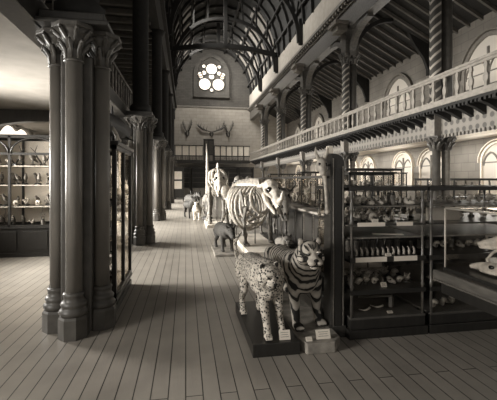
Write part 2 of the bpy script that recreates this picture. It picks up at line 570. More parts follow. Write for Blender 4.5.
# ------------------------------------------------------------------ arches
def arch_pts(w, zs, rise, n=10, pointed=True):
    """half width w, spring height zs, rise; left foot to right foot"""
    pts = []
    if pointed:
        c = (rise * rise - w * w) / (2 * w)      # circle centre offset beyond the middle
        rad = w + c
        a1 = math.atan2(rise, -c) if c else PI / 2
        for k in range(n + 1):
            a = PI - (PI - (PI - math.acos(c / rad))) * 0 - k / n * (PI - (PI - math.acos(c / rad)))
            a = PI - k / n * math.acos(max(-1, min(1, c / rad)))
            pts.append((c + rad * math.cos(a), zs + rad * math.sin(a)))
        pts += [(-x, z) for x, z in pts[-2::-1]]
    else:
        for k in range(2 * n + 1):
            a = PI - PI * k / (2 * n)
            pts.append((w * math.cos(a), zs + rise * math.sin(a)))
    return pts

def wall_window(yc, z0, w, zs, rise, pane, mat_frame, side=1, pointed=True, mull=2, depth=0.09, fr=0.14, bars=3):
    """arched window in a side wall (side=1 right wall, -1 left wall)"""
    X = X_RW if side == 1 else X_LW
    sg = -side
    P = lambda y_, z_, d: (X + sg * d, yc + y_, z_)
    inn = [(-w, z0)] + arch_pts(w, zs, rise, 10, pointed) + [(w, z0)]
    out = [(-w - fr, z0)] + arch_pts(w + fr, zs, rise + fr, 10, pointed) + [(w + fr, z0)]
    o = struct(MB().prism([P(a, b, 0.005) for a, b in inn], (sg * 0.02, 0, 0)).build(next_win(), pane))
    f = MB()
    f.band([P(a, b, 0.0) for a, b in inn], [P(a, b, 0.0) for a, b in out], (sg * depth, 0, 0))
    rg = 0.12 if fr > 0.1 else 0.07
    ring2 = [(-w - fr - rg, zs)] + arch_pts(w + fr + rg, zs, rise + fr + rg, 10, pointed) + [(w + fr + rg, zs)]
    ring1 = [(-w - fr - 0.04, zs)] + arch_pts(w + fr + 0.04, zs, rise + fr + 0.04, 10, pointed) + [(w + fr + 0.04, zs)]
    f.band([P(a, b, 0.0) for a, b in ring1], [P(a, b, 0.0) for a, b in ring2], (sg * (depth + 0.05), 0, 0))
    f.build('window_frame', mat_frame, o)
    g = MB()
    for k in range(1, mull):
        yv = -w + 2 * w * k / mull
        g.box(*sorted((X, X + sg * 0.07)), yc + yv - 0.04, yc + yv + 0.04, z0, zs + rise * 0.72)
    for k in range(bars):
        zz = z0 + (zs - z0) * (k + 1) / (bars + 0.0)
        g.box(*sorted((X, X + sg * 0.05)), yc - w, yc + w, zz - 0.02, zz + 0.02)
    for k in range(mull):                                    # lancet heads
        ww = w / mull
        yv = -w + ww * (2 * k + 1)
        ap = arch_pts(ww - 0.05, zs - 0.1, ww * 1.2, 6)
        ao = arch_pts(ww, zs - 0.1, ww * 1.2 + 0.06, 6)
        g.band([P(yv + a, b, 0.0) for a, b in ap], [P(yv + a, b, 0.0) for a, b in ao], (sg * 0.06, 0, 0))
    g.build('tracery', 'wood_mid', o)
    MB().box(*sorted((X, X + sg * 0.18)), yc - w - fr, yc + w + fr, z0 - 0.12, z0).build('window_sill', mat_frame, o)
    return o

Y_RB = [5.9 + BAY * k for k in range(6)]      # bay centres on the right
for yc in [11.2 + BAY * k for k in range(5)]:
    wall_window(yc - 0.25, 4.0, 1.05, 5.3, 1.2, 'win_soft', 'stone_pale', 1, True, 2)
for yc in [9.6 + BAY * k for k in range(5)]:
    for dy in (-1.1, 0.9):
        wall_window(yc + dy, 1.25, 0.68, 2.2, 0.62, 'win_low', 'plaster', 1, False, 2, 0.10, 0.07, 1)
for yc in [1.1, 6.95] + [6.95 + BAY * k for k in range(1, 5)]:
    wall_window(yc, 1.0, 1.3, 2.35, 0.75, 'win_bright', 'stone_pale', -1, True, 3)

# end wall rose window: pointed opening with three large roundels and small lights
def circ(cx, cz, r, n=20):
    return [(cx + r * math.cos(2 * PI * k / n), cz + r * math.sin(2 * PI * k / n)) for k in range(n)]
YE = Y_END
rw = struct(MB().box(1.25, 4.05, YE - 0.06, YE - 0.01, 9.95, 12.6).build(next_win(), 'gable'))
fr = MB()
inn = [(-1.4, 9.95)] + arch_pts(1.4, 11.9, 1.75) + [(1.4, 9.95)]
out = [(-1.75, 9.75)] + arch_pts(1.75, 11.9, 2.15) + [(1.75, 9.75)]
fr.band([(2.5 + a, YE - 0.2, b) for a, b in inn], [(2.5 + a, YE - 0.2, b) for a, b in out], (0, 0.2, 0))
fr.box(0.75, 4.25, YE - 0.25, YE, 9.7, 9.95)
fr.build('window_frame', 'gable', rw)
for cx, cz, r in ((2.5, 12.5, 0.52), (1.83, 11.0, 0.56), (3.17, 11.0, 0.56), (2.5, 11.75, 0.24), (1.4, 11.95, 0.22), (1.75, 12.1, 0.2), (3.6, 11.95, 0.22), (3.25, 12.1, 0.2), (2.5, 10.45, 0.16), (1.75, 12.75, 0.16), (3.25, 12.75, 0.16), (1.45, 11.75, 0.2), (3.55, 11.75, 0.2)):
    MB().prism([(a, YE - 0.08, b) for a, b in circ(cx, cz, r)], (0, 0.02, 0)).build('pane', 'win_rose', rw)
    ci, co = circ(cx, cz, r), circ(cx, cz, r + 0.07)
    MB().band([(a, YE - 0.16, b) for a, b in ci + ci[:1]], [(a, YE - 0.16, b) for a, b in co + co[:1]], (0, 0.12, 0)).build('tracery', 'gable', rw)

# ------------------------------------------------------------------ columns
def capital_mb(r, z0, z1, flare, n_leaf=8, n=16):
    """bell with two rows of curling leaves and an abacus"""
    h = z1 - z0
    m = MB()
    prof = [(r * 1.12, z0), (r * 1.25, z0 + 0.03 * h), (r * 1.12, z0 + 0.07 * h), (r * 1.0, z0 + 0.1 * h), (r * 1.1, z0 + 0.45 * h), (r + (flare - r) * 0.55, z0 + 0.75 * h), (flare, z0 + 0.86 * h)]
    m.lathe(prof, 0, 0, n)
    m.lathe([(flare * 1.0, z0 + 0.86 * h), (flare * 1.12, z0 + 0.9 * h), (flare * 1.12, z1)], 0, 0, 8, False, PI / 8)
    for row, (za, zb, ra, rb) in enumerate(((0.08, 0.55, r * 1.02, r + (flare - r) * 0.62), (0.35, 0.86, r * 1.1, flare * 1.02))):
        for k in range(n_leaf):
            a = 2 * PI * (k + 0.5 * row) / n_leaf
            d = Vector((math.cos(a), math.sin(a), 0))
            z = Vector((0, 0, 1))
            p = [d * ra + z * (z0 + za * h), d * (ra * 1.06) + z * (z0 + (za * 0.5 + zb * 0.5) * h), d * (rb * 0.92) + z * (z0 + (za * 0.15 + zb * 0.85) * h), d * (rb * 1.07) + z * (z0 + zb * h), d * (rb * 1.13) + z * (z0 + (zb - 0.07) * h)]
            w = r * 0.28
            m.tube(p, [w * 0.6, w, w * 1.05, w * 0.75, w * 0.3], 6)
    return m

def clustered_column(x, y, label):
    t = thing('clustered_column', label, 'column', (x, y, 0), 0, 'clustered columns of the left arcade')
    off, rr = 0.225, 0.08
    zc0, zc1 = 2.80, 3.16
    MB().box(-0.155, 0.155, -0.155, 0.155, 0, zc0 + 0.1).build('core', 'base_stone', t, 0.02)
    for dx, dy in ((-off, 0), (0, -off), (off, 0), (0, off)):
        b = MB()
        b.lathe([(0.15, 0.0), (0.15, 0.20), (0.135, 0.225)], dx, dy, 8, False, PI / 8)
        b.lathe([(0.13, 0.225), (0.142, 0.25), (0.142, 0.275), (0.125, 0.295), (0.115, 0.31), (0.125, 0.325), (0.128, 0.345), (0.11, 0.365), (0.095, 0.385), (0.10, 0.42), (0.108, 0.435), (0.1, 0.45), (0.088, 0.46)], dx, dy, 20)
        b.build('column_base', 'base_stone', t)
        s_ = MB().lathe([(rr, 0.455), (rr, zc0)], dx, dy, 24).build('shaft', 'stone', t)
        c = capital_mb(rr, zc0, zc1, 0.185, 8).build('capital', 'capital', t)
        c.location = (dx, dy, 0)
    a = MB()
    a.box(-0.36, 0.36, -0.36, 0.36, zc1, zc1 + 0.05).box(-0.31, 0.31, -0.31, 0.31, zc1 + 0.05, 3.30)
    a.build('impost', 'wood', t, 0.015)
    u = MB()
    u.lathe([(0.24, 3.30), (0.26, 3.36), (0.26, 3.46), (0.2, 3.52), (0.2, 7.3), (0.34, 7.5)], 0, 0, 12)
    u.build('upper_shaft', 'wood_roof', t)
    return t
c0 = clustered_column(X_LC, Y_LC[0], 'nearest clustered stone column with three shafts and leafy capitals, beside the tall cabinet')
for i, yc in enumerate(Y_LC[1:], 1):
    dup(c0, (X_LC, yc, 0), 0, '%s clustered stone column along the left arcade, counting from the camera' % ORD[i])

def gallery_column(y, label):
    t = thing('arcade_column', label, 'column', (X_RC, y, 0), 0, 'columns of the right arcade')
    for dx, mm in ((-0.12, 'base_stone'), (0.15, 'stone_pale')):
        MB().lathe([(0.17, 0), (0.17, 0.3), (0.14, 0.36), (0.15, 0.42), (0.11, 0.46), (0.10, 0.5), (0.10, 2.36)], dx, 0, 16).build('lower_shaft', mm, t)
    for dx in (-0.16, 0.16):
        c = capital_mb(0.11, 2.36, 2.72, 0.22, 8).build('capital', 'capital', t)
        c.location = (dx, 0, 0)
    MB().box(-0.3, 0.3, -0.16, 0.16, 2.72, 3.3).build('impost', 'stone_pale', t, 0.01)
    for dx in (-0.15, 0.17):
        MB().lathe([(0.2, 3.38), (0.2, 3.6), (0.15, 3.66), (0.14, 3.72), (0.14, 6.3)], dx, 0, 16).build('upper_shaft', 'zigzag' if dx < 0 else 'base_stone', t)
        c = capital_mb(0.14, 6.25, 6.65, 0.25, 8).build('upper_capital', 'capital', t)
        c.location = (dx, 0, 0)
    # block, brackets carrying the beam above, and the arched brace over the gallery
    MB().box(-0.25, 0.3, -0.22, 0.22, 6.65, 7.6).build('upper_impost', 'capital', t, 0.01)
    for sy in (-1, 1):
        pts = []
        for k in range(9):
            a = k / 8 * PI / 2
            pts.append((0.02, sy * (0.2 + 1.5 * (1 - math.cos(a))), 6.55 + 1.0 * math.sin(a)))
        MB().beam(pts, (1, 0, 0), 0.24, 0.17).build('arch_brace', 'capital', t)
    pts = []
    for k in range(9):
        a = k / 8 * PI / 2
        pts.append((0.2 + 1.7 * (1 - math.cos(a)), 0, 6.6 + 1.7 * math.sin(a) - 0.12))
    MB().beam(pts, (0, 1, 0), 0.16, 0.16).build('gallery_brace', 'wood_roof', t)
    MB().box(-0.75, -0.2, -0.42, 0.42, 7.72, 7.86).box(-0.62, -0.2, -0.3, 0.3, 7.5, 7.72).build('corbel', 'stone_pale', t, 0.01)
    # post and brace against the outer wall
    w = MB()
    w.box(3.5, 3.69, -0.09, 0.09, 6.0, 7.3)
    w.prism([(3.5, -0.07, 6.2), (3.5, -0.07, 7.3), (2.6, -0.07, 7.7), (2.9, -0.07, 7.2), (3.3, -0.07, 6.7)], (0, 0.14, 0))
    w.build('wall_post', 'wood_roof', t)
    return t
g0 = gallery_column(Y_RC[0], 'nearest arcade column on the right, with zigzag banded upper shaft beside the arched windows')
for i, yc in enumerate(Y_RC[1:], 1):
    if yc < Y_GEND + 1.5:
        dup(g0, (X_RC, yc, 0), 0, '%s arcade column along the right gallery, counting from the camera' % ORD[i])

# roof trusses at each column
def truss(y, label, tie=True):
    t = thing('roof_truss', label, 'truss', (0, y, 0), 0, 'timber trusses of the nave roof')
    xs = [-1.0 + 7.3 * k / 12 for k in range(13)]
    if tie: MB().beam([(x, 0, 10.2 + 0.45 * math.sin(PI * (x + 1.0) / 7.3)) for x in xs], (0, 1, 0), 0.2, 0.3).build('tie_beam', 'wood_roof', t)
    MB().box(2.53, 2.77, -0.12, 0.12, 10.6 if tie else 12.5, 14.45).build('king_post', 'wood_roof', t)
    for sx in (-1, 1):
        X = 2.65 + sx * 3.65
        MB().box(*sorted((X, X - sx * 0.2)), -0.1, 0.1, 9.0, 10.4).build('wall_post', 'wood_roof', t)
        pts = []
        for k in range(11):
            a = k / 10 * PI / 2
            pts.append((2.65 + sx * (3.45 * math.cos(a) ** 0.9 if k < 10 else 0.0), 0, 9.1 + 3.4 * math.sin(a)))
        MB().beam(pts, (0, 1, 0), 0.16, 0.2).build('arch_rib', 'wood_roof', t)
        st = MB()
        for k in (2, 4, 6, 8):
            p = Vector(pts[k]); a = k / 10 * PI / 2
            q = Vector((2.65 + sx * 3.6 * math.cos(a), 0, 10.0 + 4.4 * math.sin(a)))
            st.beam([p, q], (0, 1, 0), 0.1, 0.1)
        st.build('strut', 'wood_roof', t)
    return t
t0 = truss(Y_RC[0], 'nearest dark arched roof truss high over the nave', False)
for i, yc in enumerate(Y_RC[1:5], 1):
    if i == 3:
        truss(yc, 'dark roof truss with cambered tie beam and king post above the nave')
    else:
        dup(t0, (0, yc, 0), 0, '%s dark arched roof truss over the nave, counting from the camera' % ORD[i])

# ------------------------------------------------------------------ gallery railings
rt = thing('gallery_railing', 'long pale balustrade running along the right gallery edge', 'railing', (X_RLIP + 0.08, 0, Z_GAL), 0)
MB().box(-0.05, 0.05, 5.5, Y_GEND, 0.66, 0.72).box(-0.025, 0.025, 5.5, Y_GEND, 0.60, 0.66).build('handrail', 'rail', rt)
MB().box(-0.03, 0.03, 5.5, Y_GEND, 0.02, 0.1).build('bottom_rail', 'rail', rt)
bal = MB()
pf = [(-0.035, 0.1), (-0.035, 0.18), (-0.06, 0.24), (-0.065, 0.32), (-0.03, 0.4), (-0.03, 0.48), (-0.05, 0.53), (-0.03, 0.6)]
bal.prism([(-0.02, a, b) for a, b in pf] + [(-0.02, -a, b) for a, b in pf[::-1]], (0.04, 0, 0))
b0 = bal.build('baluster', 'rail', rt)
b0.location = (0, 5.7, 0)
yy = 6.1
while yy < Y_GEND - 0.2:
    b = b0.copy(); COL.objects.link(b); b.location = (0, yy, 0); yy += 0.4
lt = thing('gallery_railing', 'dark slender balustrade along the left gallery behind the nearest column', 'railing', (X_LLIP - 0.08, 0, Z_GAL), 0)
MB().box(-0.04, 0.04, 4.2, Y_GEND, 0.64, 0.70).build('handrail', 'rafter', lt)
MB().box(-0.03, 0.03, 4.2, Y_GEND, 0.02, 0.1).build('bottom_rail', 'wood_mid', lt)
b1 = MB().lathe([(0.022, 0.1), (0.03, 0.16), (0.02, 0.2), (0.028, 0.36), (0.02, 0.5), (0.03, 0.55), (0.02, 0.64)], 0, 0, 8).build('baluster', 'wood_mid', lt)
b1.location = (0, 4.3, 0)
yy = 4.65
while yy < Y_GEND - 0.2:
    b = b1.copy(); COL.objects.link(b); b.location = (0, yy, 0); yy += 0.35
# end gallery: panelled parapet with framed pale panels and a door
et = thing('gallery_parapet', 'pale panelled parapet across the end gallery under the antlers', 'railing', (0, Y_GEND, 3.2), 0)
pm = MB()
for xa, xb in ((-1.0, 1.58), (2.58, 5.9)):
    pm.box(xa, xb, -0.06, 0.06, -0.05, 0.22).box(xa, xb, -0.05, 0.05, 0.55, 0.64).box(xa, xb, -0.06, 0.06, 1.5, 1.58)
pm.build('frame', 'wood', et)
def panel_run(x0, x1, n):
    w = (x1 - x0) / n
    for k in range(n):
        a = x0 + k * w
        MB().box(a + 0.05, a + w - 0.05, -0.03, 0.03, 0.64, 1.5).build('panel', 'paper', et)
        MB().box(a - 0.03, a + 0.03, -0.055, 0.055, 0.22, 1.52).build('stile', 'wood', et)
        for j in range(3):
            c = a + w * (j + 0.5) / 3
            MB().lathe([(0.07, 0.22), (0.05, 0.32), (0.09, 0.42), (0.04, 0.55)], c, 0, 8).build('baluster', 'rail', et)
panel_run(-0.95, 1.55, 4)
panel_run(2.6, 5.85, 6)
et2 = thing('gallery_door', 'dark glazed door standing in the end gallery parapet', 'door', (2.08, Y_GEND, 3.2), 0)
MB().box(-0.48, 0.48, -0.08, 0.08, 0, 2.15).build('frame', 'wood', et2)
for sx in (-0.2, 0.2):
    MB().box(sx - 0.15, sx + 0.15, -0.1, -0.08, 0.8, 1.95).build('pane', 'lining_dark', et2)
    MB().box(sx - 0.15, sx + 0.15, -0.1, -0.08, 0.15, 0.65).build('panel', 'wood_mid', et2)

# ------------------------------------------------------------------ animals
def leg_pts(m, hip, knee, ankle, foot, r):
    m.tube([hip, knee, ankle, foot], [r[0], r[1], r[2], r[2] * 1.02], 10)

def big_cat(name, label, loc, rz, mat, spec):
    """stuffed big cat: one continuous body, faces -Y; spec holds joint positions"""
    t = thing(name, label, 'animal', loc, rz)
    m = MB()
    S = spec
    hip, mid, sh = [Vector(S[k]) for k in ('hip', 'mid', 'shoulder')]
    rb = S['rb']
    # trunk, deep chest and belly tuck
    m.tube([hip + Vector((0, rb * 0.7, -0.03)), hip, (hip + mid) / 2, mid, (mid + sh) / 2, sh, sh + Vector((0, -rb * 0.75, -0.02))],
           [rb * 0.62, rb * 0.95, rb * 0.93, rb * 0.98, rb * 1.06, rb * 1.08, rb * 0.8], 16)
    m.ell(sh + Vector((0, -0.02, -rb * 0.35)), (rb * 0.9, rb * 1.1, rb * 1.05))
    for sx in (-1, 1):
        m.ell(sh + Vector((sx * rb * 0.62, 0.02, -rb * 0.05)), (rb * 0.5, rb * 0.8, rb * 0.95))
        m.ell(hip + Vector((sx * rb * 0.55, 0.04, -rb * 0.25)), (rb * 0.55, rb * 0.85, rb * 1.05))
    hd = Vector(S['head']); hr = S['hr']
    m.tube([sh + Vector((0, -rb * 0.3, 0.0)), (sh + hd) / 2 + Vector((0, 0, -0.01)), hd + Vector((0, hr * 0.5, -hr * 0.05))], [rb * 0.9, rb * 0.8, hr * 0.86], 14)
    hrot = Matrix.Rotation(S.get('turn', 0), 3, 'Z') @ Matrix.Rotation(S.get('nod', 0), 3, 'X')
    H = lambda x, y_, z: hd + hrot @ Vector((x * hr, y_ * hr, z * hr))
    m.ell(H(0, 0, 0.05), (hr * 0.92, hr * 0.98, hr * 0.9), hrot, 16, 12)
    m.ell(H(0, -0.35, 0.42), (hr * 0.5, hr * 0.5, hr * 0.4), hrot)          # forehead
    m.ell(H(0, -0.95, -0.12), (hr * 0.34, hr * 0.5, hr * 0.34), hrot)        # bridge of the nose
    for sx in (-1, 1):
        m.ell(H(sx * 0.26, -1.18, -0.34), (hr * 0.34, hr * 0.36, hr * 0.3), hrot)   # muzzle pads
        m.ell(H(sx * 0.62, -0.35, -0.3), (hr * 0.42, hr * 0.5, hr * 0.5), hrot)     # cheek ruff
        e = S.get('ear', 0.3)
        m.ell(H(sx * 0.70, 0.05, 0.86), (hr * e, hr * 0.14, hr * e * 1.15), hrot)
    m.ell(H(0, -0.95, -0.68), (hr * 0.34, hr * 0.42, hr * 0.2), hrot)        # chin
    for hipj, knee, ank, paw, r in S['legs']:
        m.tube([hipj, knee, ank, (paw[0], paw[1], paw[2] + r * 1.1)], [r * 1.75, r * 1.2, r * 0.92, r * 0.98], 10)
        m.ell((paw[0], paw[1] - r * 0.7, paw[2] + r * 0.8), (r * 1.2, r * 1.6, r * 0.7))
        for k in (-1, 0, 1):
            m.ell((paw[0] + k * r * 0.62, paw[1] - r * 1.9, paw[2] + r * 0.62), (r * 0.42, r * 0.6, r * 0.5))
    if 'tail' in S:
        n = len(S['tail'])
        m.tube(S['tail'], [S['tr'] * (1.1 - 0.25 * k / n) for k in range(n)], 10)
    m.organic('body', mat, t, S.get('vox', 0.011), 3)
    for sx in (-1, 1):
        MB().ell(H(sx * 0.40, -0.90, 0.17), hr * 0.13).build('eye', 'black', t)
        MB().ell(H(sx * 0.40, -0.84, 0.29), (hr * 0.2, hr * 0.14, hr * 0.07), hrot).build('brow', 'card' if mat == 'tiger' else mat, t)
        MB().ell(H(sx * 0.70, -0.07, 0.84), (hr * 0.2, hr * 0.06, hr * 0.24), hrot).build('ear_lining', 'fur_pale' if mat == 'tiger' else 'fur_dark', t)
        if mat == 'tiger':
            MB().ell(H(sx * 0.26, -1.25, -0.36), (hr * 0.31, hr * 0.31, hr * 0.23), hrot).build('muzzle', 'fur_pale', t)
            MB().ell(H(sx * 0.80, -0.42, -0.28), (hr * 0.24, hr * 0.42, hr * 0.34), hrot).build('cheek', 'fur_pale', t)
    MB().ell(H(0, -1.42, -0.16), (hr * 0.2, hr * 0.13, hr * 0.13), hrot).build('nose', 'skin_dark', t)
    ml = MB()
    for sx in (-1, 1):
        ml.tube([H(0, -1.5, -0.28), H(sx * 0.06, -1.54, -0.48), H(sx * 0.3, -1.46, -0.6), H(sx * 0.5, -1.15, -0.55)], hr * 0.035, 6)
    ml.build('mouth', 'black', t)
    if mat == 'tiger':
        fm_ = MB()
        for sx in (-1, 1):
            fm_.tube([H(sx * 0.10, -0.80, 0.52), H(sx * 0.22, -0.72, 0.72), H(sx * 0.30, -0.50, 0.86)], [hr * 0.03, hr * 0.07, hr * 0.04], 6)
            fm_.tube([H(sx * 0.34, -0.84, 0.40), H(sx * 0.50, -0.66, 0.60), H(sx * 0.56, -0.42, 0.74)], [hr * 0.03, hr * 0.08, hr * 0.04], 6)
            fm_.tube([H(sx * 0.58, -0.80, 0.14), H(sx * 0.80, -0.52, 0.22), H(sx * 0.90, -0.22, 0.26)], [hr * 0.04, hr * 0.08, hr * 0.04], 6)
            fm_.tube([H(sx * 0.52, -0.88, 0.02), H(sx * 0.86, -0.70, -0.06), H(sx * 1.02, -0.40, -0.10)], [hr * 0.03, hr * 0.06, hr * 0.03], 6)
            fm_.tube([H(sx * 0.62, -0.92, -0.36), H(sx * 0.92, -0.72, -0.42), H(sx * 1.04, -0.42, -0.36)], [hr * 0.03, hr * 0.06, hr * 0.03], 6)
            fm_.ell(H(sx * 0.40, -0.88, 0.14), (hr * 0.2, hr * 0.1, hr * 0.09), hrot)
        fm_.tube([H(0, -0.86, 0.42), H(0, -0.80, 0.62), H(0, -0.62, 0.82)], [hr * 0.03, hr * 0.06, hr * 0.03], 6)
        fm_.build('face_stripes', 'fur_dark', t)
        MB().ell(H(0, -1.05, -0.72), (hr * 0.3, hr * 0.34, hr * 0.18), hrot).build('chin', 'fur_pale', t)
    return t

V = Vector
# tiger : origin = plinth top under the body
PT = 0.10
big_cat('tiger', 'stuffed striped tiger standing on a low worn plinth in the aisle', (1.24, 4.2, PT), 0, 'tiger', dict(
    hip=(-0.02, 0.55, 0.475), mid=(-0.02, 0.05, 0.49), shoulder=(-0.03, -0.46, 0.56), rb=0.185,
    head=(-0.075, -0.82, 0.80), hr=0.128, turn=R(3), nod=R(6), ear=0.27,
    legs=[((-0.13, -0.52, 0.48), (-0.14, -0.55, 0.32), (-0.135, -0.58, 0.16), (-0.13, -0.62, 0), 0.05),
          ((0.09, -0.50, 0.48), (0.11, -0.50, 0.32), (0.12, -0.50, 0.16), (0.13, -0.53, 0), 0.052),
          ((-0.10, 0.55, 0.46), (-0.11, 0.44, 0.30), (-0.11, 0.62, 0.15), (-0.11, 0.52, 0), 0.052),
          ((0.10, 0.60, 0.46), (0.11, 0.52, 0.30), (0.11, 0.72, 0.15), (0.11, 0.62, 0), 0.052)],
    tail=[(0.0, 0.72, 0.48), (0.02, 0.82, 0.38), (0.05, 0.86, 0.26), (0.1, 0.9, 0.14), (0.16, 0.86, 0.12)], tr=0.03))
# leopard
PL = 0.12
big_cat('leopard', 'stuffed spotted leopard with raised tail on a black plinth beside the tiger', (0.78, 3.7, PL), 0, 'leopard', dict(
    hip=(-0.06, 0.40, 0.52), mid=(-0.04, 0.08, 0.53), shoulder=(-0.01, -0.24, 0.55), rb=0.155,
    head=(-0.065, -0.52, 0.645), hr=0.105, turn=R(16), nod=R(16), ear=0.26,
    legs=[((-0.06, -0.28, 0.44), (-0.05, -0.30, 0.28), (-0.03, -0.31, 0.14), (-0.025, -0.34, 0), 0.038),
          ((0.08, -0.26, 0.44), (0.10, -0.27, 0.28), (0.115, -0.26, 0.14), (0.13, -0.30, 0), 0.036),
          ((-0.13, 0.38, 0.42), (-0.15, 0.28, 0.27), (-0.15, 0.44, 0.14), (-0.15, 0.34, 0), 0.037),
          ((0.03, 0.44, 0.42), (0.04, 0.34, 0.27), (0.05, 0.52, 0.14), (0.05, 0.44, 0), 0.037)],
    tail=[(-0.07, 0.52, 0.52), (-0.10, 0.60, 0.44), (-0.14, 0.66, 0.46), (-0.18, 0.70, 0.58), (-0.19, 0.71, 0.72), (-0.16, 0.71, 0.80), (-0.11, 0.70, 0.84)], tr=0.024, vox=0.010))

def low_plinth(name, label, x0, x1, y0, y1, h, mat, chamfer=0.0, group=None):
    m = MB()
    c = chamfer
    if c:
        m.prism([(x0 + c * 0.35, y0, 0), (x1 - c * 0.6, y0, 0), (x1, y0 + c * 0.7, 0), (x1, y1, 0), (x0, y1, 0), (x0, y0 + c, 0)], (0, 0, h))
    else:
        m.box(x0, x1, y0, y1, 0, h)
    o = m.build(name, mat, None, 0.006)
    return tag(o, label, 'plinth', group)
low_plinth('plinth', 'low black wooden plinth under the leopard', 0.595, 1.035, 3.24, 4.42, PL, 'wood_black')
low_plinth('plinth', 'low worn plinth with cut corner under the tiger', 1.045, 1.46, 3.22, 5.15, PT, 'plinth_mid', 0.16)
def card(label, loc, rz, w, h, tilt=-20, group=None):
    t = thing('label_card', label, 'card', loc, R(rz), group)
    a = R(tilt)
    mt = Matrix.Rotation(a, 3, 'X')
    MB().obox(mt @ V((0, 0, h / 2)) + V((0, 0, 0.002)), (w, 0.006, h), mt).build('sheet', 'card', t)
    ln = MB()
    for k in range(3):
        ln.obox(mt @ V((0, -0.0045, h * (0.75 - 0.22 * k))) + V((0, 0, 0.002)), (w * (0.7 - 0.12 * (k % 2)), 0.002, h * 0.035), mt)
    ln.build('writing', 'horn', t)
    return t
card('white label card propped on the leopard plinth by its paw', (0.905, 3.29, PL), 0, 0.105, 0.085)
card('worn label card on the corner of the tiger plinth', (1.28, 3.29, PT), 0, 0.14, 0.085)
card('small label card on the cut corner of the tiger plinth', (1.13, 3.265, PT - 0.0), 0, 0.06, 0.04, -35)

def quadruped(name, label, cat, loc, rz, mat, L, H, rb, headlen, legr, neck=(0, -0.2, 0.12), horns=None, ears=True, tail=True, vox=0.014, muzzle=0.5, scale=1.0, group=None):
    """stuffed four-footed animal facing -Y, one continuous body"""
    t = thing(name, label, cat, loc, rz, group)
    m = MB()
    zt = H - rb
    hip, sh = V((0, L / 2, zt)), V((0, -L / 2, zt + 0.02 * H))
    m.tube([hip + V((0, rb * 0.8, -rb * 0.1)), hip, V((0, 0, zt - rb * 0.06)), sh, sh + V((0, -rb * 0.8, 0))], [rb * 0.6, rb * 0.95, rb * 0.98, rb * 1.06, rb * 0.7], 14)
    nk = sh + V((0, -rb * 0.5, rb * 0.2))
    hd = nk + V(neck)
    m.tube([sh + V((0, -rb * 0.1, 0.1 * rb)), (nk + hd) / 2, hd], [rb * 0.85, rb * 0.58, headlen * 0.34], 12)
    hf = hd + V((0, -headlen * 0.75, -headlen * 0.45))
    m.tube([hd + V((0, headlen * 0.15, 0.02)), hd + V((0, -headlen * 0.25, -headlen * 0.1)), hf], [headlen * 0.34, headlen * 0.36, headlen * 0.36 * muzzle], 12)
    m.ell(hf, headlen * 0.38 * muzzle)
    if ears:
        for sx in (-1, 1):
            m.tube([hd + V((sx * headlen * 0.25, 0, headlen * 0.2)), hd + V((sx * headlen * 0.5, 0.0, headlen * 0.55))], [headlen * 0.15, headlen * 0.06], 8)
    for sx in (-1, 1):
        x = sx * rb * 0.6
        m.tube([(x, -L / 2, zt), (x, -L / 2 + 0.02, zt * 0.5), (x, -L / 2, zt * 0.22), (x, -L / 2 - 0.01, legr * 0.6)], [legr * 1.9, legr * 1.15, legr * 0.85, legr], 9)
        m.ell((x, -L / 2 - legr * 0.5, legr * 0.6), (legr * 1.1, legr * 1.4, legr * 0.6))
        m.tube([(x, L / 2, zt), (x, L / 2 - 0.12 * H, zt * 0.58), (x, L / 2 + 0.1 * H, zt * 0.34), (x, L / 2 + 0.04 * H, legr * 0.6)], [legr * 2.2, legr * 1.35, legr * 0.85, legr], 9)
        m.ell((x, L / 2 + 0.04 * H - legr * 0.5, legr * 0.6), (legr * 1.1, legr * 1.4, legr * 0.6))
    if tail:
        m.tube([hip + V((0, rb * 1.2, rb * 0.3)), hip + V((0, rb * 1.7, -rb * 0.3)), hip + V((0, rb * 1.7, -rb * 1.5))], [legr * 0.6, legr * 0.5, legr * 0.4], 8)
    m.organic('body', mat, t, vox, 3)
    for sx in (-1, 1):
        MB().ell(hd + V((sx * headlen * 0.3, -headlen * 0.25, headlen * 0.08)), headlen * 0.06).build('eye', 'black', t)
        if horns:
            MB().tube([hd + V((sx * headlen * 0.16, 0, headlen * 0.25))] + [hd + V((sx * a, b, c)) for a, b, c in horns], [headlen * 0.09] + [headlen * (0.085 - 0.06 * k / len(horns)) for k in range(len(horns))], 8).build('horn', 'horn', t)
    return t

